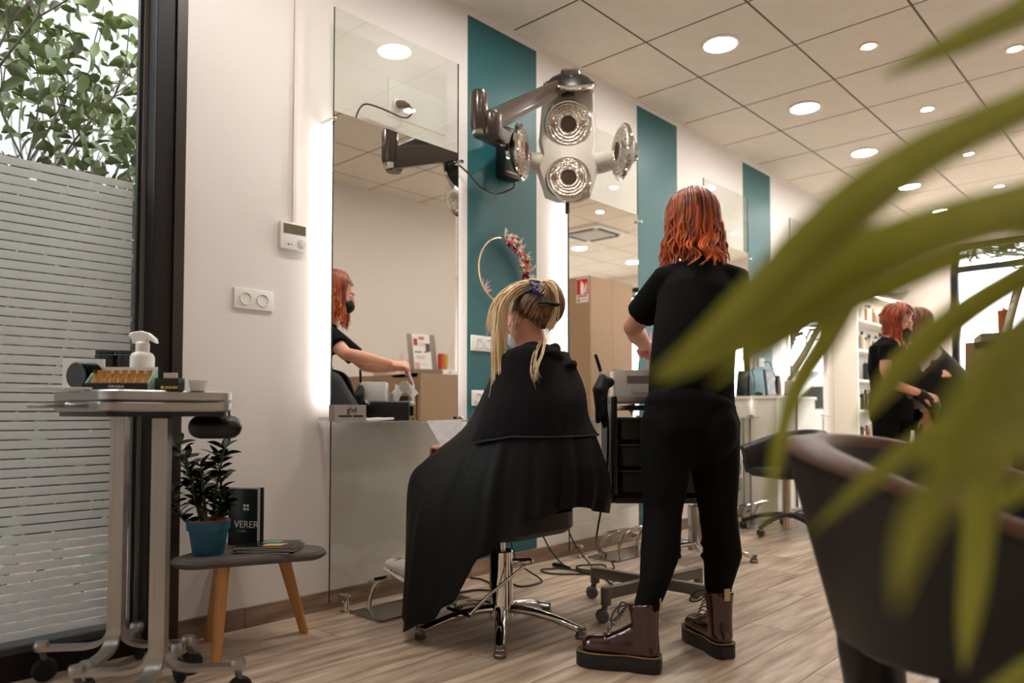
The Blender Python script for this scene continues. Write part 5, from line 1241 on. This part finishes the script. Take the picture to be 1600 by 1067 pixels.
# ---- colleague and client further back
def simple_person(label, u0, d0, spec, headpos, face, tilt, hairspec, cloth, legm, mask, skin_arms, v=.011):
    t = thing('person', label, 'person', CF(u0, d0, 0), YAW - R(90))
    yf = Vector(face).normalized(); xr = Vector((yf.y, -yf.x, 0)); M = Matrix((xr, yf, Vector((0, 0, 1)))).transposed().to_4x4(); M.translation = Vector(headpos); M = M @ Matrix.Rotation(R(tilt), 4, 'X')
    t0 = Vector(spec['torso'][0]); spec['legs'] = [[t0 + xr * s_ * w_ + Vector((0, 0, z - t0.z)) for z, w_ in ((.84, .075), (.66, .08), (.46, .08), (.3, .08), (.09, .085))] for s_ in (-1, 1)]
    mb = MB(); head_vol(mb, M)
    mb.tube(spec['torso'], spec['tr'], 18, 'round', up=tuple(yf)); mb.tube([spec['torso'][-1], Vector(headpos) - Vector((0, 0, .03)) - yf * .01], [.055, .05], 12, 'round')
    for a in spec['arms']: mb.tube([Vector(p) for p in a], [.05, .046, .04, .038, .027][:len(a)], 12, 'round'); w_ = Vector(a[-1]); dd = w_ - Vector(a[-2]); hand_vol(mb, frame(w_, dd, (0, -.6, .4)), 1, .45)
    for l in spec['legs']: mb.tube([Vector(p) for p in l], [.085, .075, .052, .05, .034], 14, 'round'); e = Vector(l[-1]); mb.tube([e, e + yf * .14 + Vector((0, 0, -.05))], [.034, .028], 10, 'round')
    fuse(mb, 'body', SKIN, t, v * .75, 2)
    mb = MB(); mb.tube([Vector(spec['torso'][0]) - Vector((0, 0, .02))] + spec['torso'], [(spec['tr'][0][0] * 1.12, spec['tr'][0][1] * 1.14)] + [(a * 1.12, b * 1.14) for a, b in spec['tr']], 20, True, up=tuple(yf))
    for a, full in zip(spec['arms'], skin_arms):
        q = [Vector(p) for p in a]
        if full: mb.tube(q[:-1] + [q[-2].lerp(q[-1], .85)], [.062, .058, .052, .05, .045][:len(q)], 14, True)
        else: mb.tube([q[0], q[1], q[1].lerp(q[2], .6)], [.06, .058, .056], 14, True)
    if spec.get('coat'): mb.tube([Vector(p) for p in spec['coat'][0]], spec['coat'][1], 22, True, up=tuple(yf))
    fuse(mb, 'top', cloth, t, v, 2)
    mb = MB(); tz = Vector(spec['torso'][0]); mb.tube([tz + Vector((0, 0, .12)), tz, tz - Vector((0, 0, .09))], [(spec['tr'][0][0] * .98, spec['tr'][0][1] * 1.0), (spec['tr'][0][0] * 1.12, spec['tr'][0][1] * 1.14), (spec['tr'][0][0] * 1.08, spec['tr'][0][1] * 1.1)], 18, True, up=tuple(yf))
    for l in spec['legs']: mb.tube([Vector(p) for p in l], [.096, .086, .066, .06, .045], 16, True)
    fuse(mb, 'trousers', legm, t, v, 2)
    for l in spec['legs']:
        e = Vector(l[-1]); mb = MB().tube([e - yf * .03 - Vector((0, 0, .03)), e + yf * .06 - Vector((0, 0, .04)), e + yf * .16 - Vector((0, 0, .055))], [(.036, .035), (.038, .03), (.036, .022)], 12, 'round'); fuse(mb, 'shoe', spec.get('shoe', BLACKM), t, .008, 1)
    face_parts(M, t, mat('brow_brown', (92, 66, 44)), mask)
    long_hair(t, M, *hairspec)
    return t, M
W = dict(torso=[Vector((0, 0, .86)), Vector((-.01, 0, 1.0)), Vector((-.02, 0, 1.15)), Vector((-.01, 0, 1.27)), Vector((.02, 0, 1.34))], tr=[(.165, .12), (.13, .10), (.145, .11), (.15, .105), (.09, .06)],
         arms=[[(-.04, -.12, 1.30), (-.10, -.15, 1.27), (-.12, -.17, 1.13), (-.09, -.18, 1.03), (.12, -.20, .95)], [(.0, .1, 1.3), (.02, .16, 1.27), (.1, .18, 1.12), (.16, .16, 1.03), (.3, .05, 1.08)]],
         legs=[[(-.03, -.09, .84), (-.03, -.09, .66), (-.02, -.09, .46), (-.04, -.09, .3), (-.05, -.09, .09)], [(-.0, .09, .84), (.0, .09, .66), (.02, .09, .46), (.0, .09, .3), (-.02, .09, .09)]])
HRED = hair_mat('auburn_hair', (76, 22, 8), (180, 72, 32), 50)
w2, WM = simple_person('red-haired colleague in black with a black face mask leaning towards a client', 2.745, 5.4, W, (.05, -.03, 1.475), (.55, -.83, 0), -24, (170, (.14, .26), REDD, HRED, 50, 31, .013, .008, .012), BLK_CLOTH, BLK_DENIM, mat('black_mask', (15, 14, 15)), (False, False))
mb = MB().tube([(.03, -.17, .985), (.12, -.20, .95), (.2, -.2, .88)], [.034, .034, .03], 12, 'round').ell((.2, -.2, .87), (.045, .03, .05)).tube([(.21, -.2, .86), (.22, -.19, .80)], [.02, .012], 8, 'round'); fuse(mb, 'black_glove', BLACKP, w2, .008, 2)
MB().tube([Vector((-.005, 0, .945)) + Vector((.145 * math.cos(a), .118 * math.sin(a), 0)) for a in [2 * math.pi * i / 28 for i in range(28)]], [(.006, .025)] * 28, 8, closed=True, up=(0, 0, 1)).build('belt', mat('grey_belt', (92, 88, 86), .6), w2)
C2 = dict(torso=[Vector((.06, 0, .86)), Vector((.06, 0, 1.0)), Vector((.05, 0, 1.15)), Vector((.04, 0, 1.27)), Vector((.02, 0, 1.35))], tr=[(.16, .13), (.14, .11), (.155, .115), (.155, .11), (.09, .06)],
          arms=[[(-.0, -.1, 1.30), (-.05, -.14, 1.27), (-.07, -.17, 1.12), (-.05, -.17, 1.0), (-.045, -.18, .80)], [(.1, .06, 1.3), (.14, .08, 1.26), (.16, .09, 1.1), (.15, .06, .99), (.08, .05, .90)]],
          legs=[[(.03, -.08, .84), (.03, -.08, .66), (.04, -.08, .46), (.04, -.08, .3), (.03, -.08, .09)], [(.08, .09, .84), (.08, .09, .66), (.1, .09, .46), (.1, .09, .3), (.1, .09, .09)]], shoe=mat('white_leather', (232, 228, 224)))
HBR = hair_mat('brown_hair', (66, 40, 24), (150, 104, 62), 50)
c2, CM2 = simple_person('client in a black cape with pale sleeves and brown hair beyond the colleague', 3.07, 5.62, C2, (-.02, .0, 1.475), (-.75, .45, 0), -14, (130, (.06, .14), HBR, HBR, 50, 41, .008, .007, .01), mat('pale_knit', (212, 198, 192), .9), BLK_DENIM, mat('pale_mask', (220, 214, 212), .8), (True, True))
def ccape(u, v):
    a = u * 2 * math.pi; r_ = .06 + .21 * min(1, v * 3) + .10 * v + .012 * math.sin(a * 7 + v * 3) * v; z = 1.37 - .07 * min(1, v * 3) - .62 * v
    s_ = 1.0
    if R(195) < a < R(262): z += .25 * v * math.sin((a - R(195)) / R(67) * math.pi)
    return Vector((.06 + r_ * math.cos(a) * 1.0, .01 + r_ * math.sin(a) * .82, z))
o = MB().sheet(ccape, 60, 20, True).build('client_cape', CAPE_M, c2, True, 180); sdm = o.modifiers.new('thickness', 'SOLIDIFY'); sdm.thickness = .003

# ------------------------------------------------------------------ reception desk, display and tall cabinet
DX, DY, DZ = 3.79, .785, 1.135
rd_ = thing('reception_desk', 'tan laminate reception desk with raised counter, at the right behind the leaves', 'reception desk', (DX, DY, 0))
MB().bb(0, 1.35, -.035, 0, 0, DZ - .03, .002).build('front_panel', TAN, rd_, False)
MB().bb(0, 1.35, -.36, 0, DZ - .03, DZ, .002).build('counter_top', TAN, rd_, False)
MB().bb(0, .03, -1.10, -.0351, DZ - .175, DZ, .002).build('end_fascia', TAN, rd_, False)
MB().bb(.0301, .30, -1.10, -.3601, DZ - .03, DZ - .001, .002).build('side_counter', TAN, rd_, False)
for y_ in (-.16, -1.08): MB().bb(.01, .05, y_, y_ + .09, 0, DZ - .175, .002).build('leg_panel', TAN, rd_, False)
MB().bb(.051, 1.33, -.70, -.0352, .72, .745, .002).build('work_surface', mat('brown_laminate', (112, 88, 72), .5), rd_, False)
MB().bb(.26, .28, -1.10, -.0354, 0, DZ - .031, .002).build('knee_panel', mat('brown_laminate', (112, 88, 72), .5), rd_, False)
MB().bb(1.30, 1.349, -.70, -.0353, 0, .719, .002).build('end_panel', TAN, rd_, False)
bs_ = thing('brochure_stand', 'taupe board with a price sheet standing on the reception desk', 'display', (DX + .14, DY - .12, DZ + .001), R(17))
TAUPE = mat('taupe_board', (136, 120, 110), .6)
tl = Matrix.Rotation(R(14), 3, 'X')
MB().box(tl @ Vector((0, 0, .17)), (.245, .008, .34), tl, .001).build('board', TAUPE, bs_)
MB().bb(-.14, .12, -.03, .10, 0, .035, .003).build('foot', TAUPE, bs_, False)
MB().box(tl @ Vector((-.005, .0055, .175)), (.155, .003, .33), tl).build('price_sheet', mat('sheet_white', (226, 220, 214), .5), bs_, False)
REDP = mat('red_print', (170, 40, 40), .5); GRYP = mat('grey_print', (150, 150, 146)); DKP = mat('dark_photo', (84, 62, 58), .5)
def pr(x, z, w, h, m): MB().box(tl @ Vector((x, .0075, z)), (w, .001, h), tl).build('printed_mark', m, bs_, False)
for x, z, w, h, m in ((0, .31, .05, .012, REDP), (0, .295, .05, .01, REDP), (-.055, .27, .035, .06, REDP), (.05, .225, .04, .07, DKP), (0, .26, .055, .004, GRYP), (0, .25, .055, .004, GRYP), (0, .24, .05, .004, GRYP), (-.04, .185, .06, .01, DKP), (.03, .187, .04, .01, REDP), (-.02, .15, .08, .004, GRYP), (-.02, .14, .08, .004, GRYP), (-.02, .13, .07, .004, GRYP), (-.055, .06, .045, .07, mat('pink_photo', (206, 160, 150), .5)), (.0, .08, .05, .004, GRYP)): pr(x, z, w, h, m)
for i, (dx, c, lb) in enumerate(((.30, (196, 60, 30), 'orange-red tube standing on the reception desk'), (.355, (196, 164, 74), 'mustard tube standing on the reception desk'))):
    t = thing('care_tube', lb, 'tube', (DX + dx, DY - .10, DZ), 0, 'coloured tubes on the reception desk')
    MB().lathe([(0, 0), (.02, 0), (.022, .012), (.026, .15), (.026, .165)], 18).build('tube_body', mat('tube_%d' % i, c, .4), t); MB().box((0, 0, .17), (.052, .006, .012)).build('crimp', mat('tube_%d' % i, c), t)
t = thing('card_box', 'low white card box in front of the tubes on the reception desk', 'box', (DX + .33, DY - .045, DZ)); MB().bb(-.09, .09, -.025, .025, 0, .04, .002).build('carton', WHITEP, t); MB().bb(-.012, .012, .0251, .0256, .012, .026).build('emblem', GRYP, t, False)
t = thing('computer_monitor', 'black monitor on the reception work surface', 'monitor', (DX + .55, DY - .45, .745), R(-120))
MB().box((0, 0, .30), (.42, .03, .28), None, .004).build('screen', BLACKP, t); MB().tube([(0, 0, .02), (0, 0, .2)], .018, 10).build('stand', BLACKP, t); MB().lathe([(0, 0), (.1, 0), (.1, .01), (0, .016)], 20).build('foot', BLACKP, t)
t = thing('white_carton', 'pale carton on the left end of the reception counter', 'carton', (DX + .15, DY - .62, DZ)); MB().bb(-.08, .08, -.09, .09, 0, .09, .002).build('carton', mat('pale_carton', (208, 196, 180), .7), t)
t = thing('white_jug', 'white jug on the reception counter', 'jug', (DX + .15, DY - .36, DZ)); MB().lathe([(0, 0), (.05, 0), (.052, .1), (.045, .11), (0, .11)], 20).build('jug', WHITEP, t)

tc_ = thing('tall_cabinet', 'tall tan storage cabinet with a fire sign, seen in the second mirror', 'cabinet', (5.97, .80, 0))
MB().bb(0, .76, -.55, 0, 0, 2.2, .002).build('carcass', TAN, tc_, False)
MB().bb(.008, .38, -.001, .004, .06, 2.18).build('door', TAN, tc_, False); MB().bb(.384, .752, -.001, .004, .06, 2.18).build('door', TAN, tc_, False)
sg = thing('fire_sign', 'red and white fire extinguisher sign high on the tan cabinet', 'sign', (5.968, .71, 2.06))
MB().box((0, 0, 0), (.003, .15, .25), None, .001).build('plate', mat('sign_white', (236, 228, 220), .5), sg); RD = mat('sign_red', (190, 22, 20), .5)
MB().box((-.002, 0, .035), (.001, .14, .16)).build('red_field', RD, sg, False); SW = mat('sign_white', (236, 228, 220))
MB().tube([(-.003, -.0, -.03), (-.003, -.0, .055)], .020, 10, 'round').build('extinguisher_icon', SW, sg); MB().tube([(-.003, 0, .07), (-.003, -.02, .095)], .006, 8).build('hose_icon', SW, sg)
MB().prism([(.025, -.03), (.055, -.03), (.05, .0), (.06, .03), (.045, .08), (.038, .04), (.025, .02)], -.0035, -.0025, Matrix.Rotation(R(90), 4, 'Z') @ Matrix.Rotation(R(90), 4, 'X')).build('flame_icon', SW, sg)
MB().box((-.002, -.0, -.062), (.001, .12, .014)).build('red_line', RD, sg, False); MB().box((-.002, -.045, -.10), (.001, .018, .035)).build('black_icon', BLACKM, sg, False)
MB().box((-.002, .02, -.095), (.001, .07, .01)).build('grey_line', GRYP, sg, False)

# ------------------------------------------------------------------ white console under the third teal band and its clutter
cn = thing('white_console', 'white low console between the third and fourth mirrors', 'console', (5.625, WY - .012, 0))
MB().bb(.0, .35, -.27, 0, 0, .93, .002).build('cabinet', WHITEM, cn, False); MB().bb(.353, .77, -.27, 0, 0, .93, .002).build('cabinet', WHITEM, cn, False)
MB().bb(-.01, .78, -.285, 0, .93, .955, .003).build('worktop', WHITEM, cn, False)
MB().bb(.352, .354, -.2875, -.27, .02, .95).build('door_gap', GRYP, cn, False)
CZ = .955
t = thing('care_bottle', 'white pump bottle with black nozzle on the white console', 'bottle', (6.20, WY - .15, CZ)); MB().lathe([(0, 0), (.04, 0), (.042, .01), (.042, .13), (.02, .14)], 20).build('body', mat('bottle_white', (226, 224, 220), .35), t); MB().lathe([(.02, .14), (.02, .15), (.008, .155), (.006, .18), (0, .18)], 14).build('nozzle', BLACKP, t); MB().lathe([(.0425, .02), (.0425, .028)], 20, cap=False).build('print_band', BLACKM, t)
t = thing('hair_clipper', 'black and copper hair clippers standing on their charger', 'clippers', (5.98, WY - .14, CZ)); MB().box((0, 0, .01), (.07, .05, .02), None, .004).build('charger', BLACKP, t)
for k in (-1, 1): MB().tube([(k * .025, 0, .02), (k * .022, 0, .1), (k * .015, 0, .16)], [.018, .02, .014], 10, 'round').build('clipper_body', BLACKP, t); 
MB().tube([(0, -.015, .03), (0, -.012, .14)], [.012, .01], 8, 'round').build('copper_strip', mat('copper_strip', (190, 130, 90), .3, .6), t)
t = thing('charging_dock', 'small black charging dock on the white console', 'dock', (5.83, WY - .15, CZ)); MB().prism(rrect(.10, .06, .01), 0, .025, None, .003).build('base', BLACKP, t); MB().box((0, 0, .045), (.06, .04, .04), None, .006).build('cradle', BLACKP, t)
t = thing('power_adapter', 'brown plug-in adapters on the wall over the console', 'adapter', (5.66, WY, 1.22)); 
for k, c in ((0, (196, 176, 150)), (1, (120, 98, 80))): MB().box((k * .06, -.035, 0), (.05, .06, .10), None, .008).build('adapter', mat('adapter_%d' % k, c, .5), t); MB().tube(spline([(k * .06, -.04, -.05), (k * .06 + .02, -.05, -.15), (k * .04, -.06, -.255)], 5), .004, 6).build('lead', BLACKP, t)
t = MB().tube(spline([(5.99, WY - .02, 1.245), (6.02, WY - .05, 1.25), (6.08, WY - .05, 1.20), (6.10, WY - .08, 1.08), (6.07, WY - .13, .962)], 6), .005, 6, 'round').build('appliance_lead', CORD, None); tag(t, 'black lead plugged into the far wall socket', 'cable')
t = thing('framed_photo', 'dark framed photo on the console beside the third mirror', 'picture frame', (5.71, WY - .19, CZ)); MB().box((0, 0, .105), (.17, .012, .21), Matrix.Rotation(R(-6), 3, 'X'), .002).build('frame', BLACKP, t); MB().box((0, -.008, .105), (.14, .004, .18), Matrix.Rotation(R(-6), 3, 'X')).build('photo', mat('photo_brown', (110, 86, 70), .4, var=(20, (1, 1, 1), (50, 40, 38))), t)
t = thing('console_clutter', 'black cables and pads bunched on the console', 'cables', (5.75, WY - .08, CZ)); MB().tube(spline([(-.03, 0, .01), (0, .03, .02), (.03, 0, .012), (0, -.03, .02), (-.02, .0, .03), (.02, .02, .035)], 6), .007, 6).build('cable_bunch', BLACKP, t)

# ------------------------------------------------------------------ product shelving on the far stretch of the mirror wall
SX0, SX1, SYF = 7.63, 9.42, 2.50
sh = thing('product_shelving', 'white wall shelving full of bottles beyond the fourth mirror', 'shelving', (SX0, WY, 0))
MB().bb(0, .03, SYF - WY, 0, 0, 2.08, .002).build('end_panel', WHITEM, sh, False); MB().bb(SX1 - SX0 - .03, SX1 - SX0, SYF - WY, 0, 0, 2.08, .002).build('end_panel', WHITEM, sh, False)
SHZ = (.10, .50, .85, 1.15, 1.45, 1.75)
for z in SHZ: MB().bb(.03, SX1 - SX0 - .03, SYF - WY + .005, -.002, z - .02, z, .002).build('shelf_board', WHITEM, sh, False)
MB().bb(.03, SX1 - SX0 - .03, SYF - WY, -.002, 2.05, 2.08, .002).build('top_board', WHITEM, sh, False)
MB().bb(.05, SX1 - SX0 - .05, SYF - WY + .005, SYF - WY + .02, 2.035, 2.049).build('strip_light', emit_mat('shelf_light', (255, 244, 226), 14), sh, False)
BM = [MB().lathe([(0, 0), (.024, 0), (.026, .006), (.026, .15), (.012, .165)], 12).mesh('bottle', mat('bottle_%d' % i, c, .35)) for i, c in enumerate(((26, 26, 28), (226, 222, 214), (150, 96, 60), (222, 204, 180), (40, 58, 44), (236, 236, 234)))]
BC = [MB().lathe([(.013, .165), (.014, .168), (.014, .20), (0, .202)], 10).mesh('cap', mat('cap_%d' % i, c, .4)) for i, c in enumerate(((16, 16, 17), (200, 170, 120), (235, 233, 230)))]
rnd = random.Random(77); nm = ['black', 'white', 'amber', 'beige', 'dark green', 'bright white']
cnt = {}
rown = {1.75: 'top', 1.45: 'second', 1.15: 'third', .85: 'fourth', .50: 'fifth'}
for z in (1.75, 1.45, 1.15, .85, .5):
    x = SX0 + .08
    while x < SX1 - .1:
        k = rnd.randrange(6); s_ = rnd.uniform(.75, 1.15)
        b = bpy.data.objects.new('product_bottle', BM[k]); COL.objects.link(b); b.location = (x, SYF + rnd.uniform(.05, .12), z); b.scale = (s_ * rnd.uniform(.85, 1.2), s_, s_)
        cnt[(k, z)] = cnt.get((k, z), -1) + 1
        tag(b, '%s %s bottle from the left on the %s shelf of the product shelving' % (ORD[cnt[(k, z)]], nm[k], rown[z]), 'bottle', '%s bottles on the %s product shelf' % (nm[k], rown[z]))
        c = bpy.data.objects.new('cap', BC[0 if k in (0, 3, 5) else 1 if k == 2 else 2]); COL.objects.link(c); c.parent = b
        x += rnd.uniform(.06, .10)
t = thing('wall_air_unit', 'white wall unit near the shop front above the shelving', 'wall unit', (9.1, WY, 2.25)); MB().box((.15, -.10, .1), (.5, .2, .26), None, .02).build('casing', WHITEP, t); MB().bb(-.08, .38, -.202, -.19, -.02, .0).build('outlet_slot', GRYP, t, False)
t = thing('grab_rail', 'slim white pull handle on the wall right of the fourth mirror', 'handle', (7.42, WY, 1.33)); MB().bb(-.012, .012, -.03, -.02, -.14, .14, .003).build('bar', TRIMW, t); 
for z in (-.11, .11): MB().tube([(0, 0, z), (0, -.022, z)], .006, 8).build('post', TRIMW, t)

# ------------------------------------------------------------------ arching houseplant in the right foreground
LF = leaf_mat('arching_leaf', (206, 206, 116), (160, 166, 78), .55, .38, 9)
pl = thing('arching_houseplant', 'long arching strap leaves of a houseplant in the near right foreground', 'houseplant', CF(.54, .56, 0))
base = pl.location.copy()
MB().lathe([(0, .0), (.13, 0), (.13, .02), (.035, .04), (.035, .44), (.12, .46), (.12, .475), (0, .475)], 32).build('plant_stand', mat('stand_wood', (120, 88, 60), .5), pl)
MB().lathe([(0, .475), (.075, .475), (.08, .48), (.105, .68), (.11, .69), (.10, .69), (.096, .66), (0, .655)], 32, cap=False).build('pot', mat('pot_grey', (150, 146, 140), .6), pl)
MB().lathe([(0, .665), (.098, .662)], 24, cap=False).build('soil', mat('potting_soil', (40, 30, 24)), pl)
def strap(pts, w, prof=None, fold=.3):
    W3 = []
    for q in pts:
        W3.append(CF((q[0] - 800) / 1165 * q[2], q[2], CAMZ + ((600 - q[1]) / 1165 + .0375) * q[2]) - base)
    root = Vector((random.uniform(-.03, .03), random.uniform(-.03, .03), .66))
    path = spline([root] + W3, 7); n = len(path); vs = []; fs = []
    for i, p in enumerate(path):
        tg = (path[min(n - 1, i + 1)] - path[max(0, i - 1)]).normalized(); view = (p + base - Vector((0, 0, CAMZ))).normalized()
        sd_ = tg.cross(Vector((0, 0, 1)) * .75 - Vector((FWD.x, FWD.y, 0)) * .65); sd_ = sd_.normalized() if sd_.length > 1e-4 else Vector((1, 0, 0)); nn = sd_.cross(tg).normalized()
        t_ = i / (n - 1); ww = w * (min(1, .35 + t_ * 2.2)) * (1 - max(0, (t_ - .55) / .45) ** 2.2) + .0006
        vs += [p - sd_ * ww / 2 + nn * ww * fold, p - sd_ * ww * .22 + nn * ww * fold * .3, p, p + sd_ * ww * .22 + nn * ww * fold * .3, p + sd_ * ww / 2 + nn * ww * fold]
        vs += [v - nn * .0008 for v in vs[-5:]]
    for i in range(n - 1):
        for j in range(4):
            a = i * 10 + j; fs.append([a, a + 1, a + 11, a + 10]); b = a + 5; fs.append([b + 10, b + 11, b + 1, b])
        a = i * 10; fs.append([a + 5, a, a + 10, a + 15]); fs.append([a + 4, a + 9, a + 19, a + 14])
    MB().add(vs, fs).build('strap_leaf', LF, pl, True, 80)
strap([(1790, 150, .52), (1700, -10, .5), (1600, 32, .46), (1480, 84, .44), (1385, 113, .43)], .028)
strap([(1800, 260, .54), (1720, 150, .5), (1600, 185, .46), (1430, 268, .43), (1300, 370, .41), (1180, 488, .40), (1090, 556, .40), (1012, 592, .40)], .033)
strap([(1800, 380, .56), (1700, 325, .5), (1600, 345, .47), (1480, 380, .45), (1350, 432, .44), (1240, 498, .43), (1140, 552, .42), (1030, 598, .42)], .045)
strap([(1790, 440, .56), (1700, 395, .53), (1590, 447, .51), (1500, 503, .50), (1430, 562, .49), (1380, 615, .48), (1335, 672, .48)], .023)
strap([(1780, 500, .36), (1690, 480, .31), (1600, 545, .29), (1535, 625, .28), (1480, 705, .275), (1440, 800, .27)], .022)
strap([(1780, 420, .56), (1640, 385, .52), (1500, 412, .49), (1385, 462, .47), (1280, 505, .45), (1190, 556, .44), (1108, 604, .44)], .014)
strap([(1760, 420, .56), (1600, 365, .54), (1440, 390, .52), (1345, 455, .50), (1288, 542, .49), (1245, 610, .48), (1215, 700, .48), (1188, 850, .48)], .017)
strap([(1760, 640, .52), (1660, 640, .48), (1590, 672, .46), (1545, 720, .45), (1522, 790, .45), (1510, 900, .45), (1500, 980, .45), (1496, 1042, .45)], .019)
strap([(1780, 600, .54), (1680, 622, .5), (1590, 638, .48), (1497, 665, .46), (1425, 708, .45), (1350, 760, .44), (1262, 830, .43)], .017)
strap([(1780, 640, .36), (1640, 690, .31), (1530, 730, .29), (1450, 790, .28), (1410, 870, .275), (1395, 950, .27)], .014)
strap([(1800, 720, .54), (1680, 740, .48), (1600, 765, .46), (1530, 810, .45)], .016)
strap([(1800, 800, .5), (1730, 930, .47), (1660, 1020, .45), (1580, 1064, .44), (1490, 1100, .43)], .022)
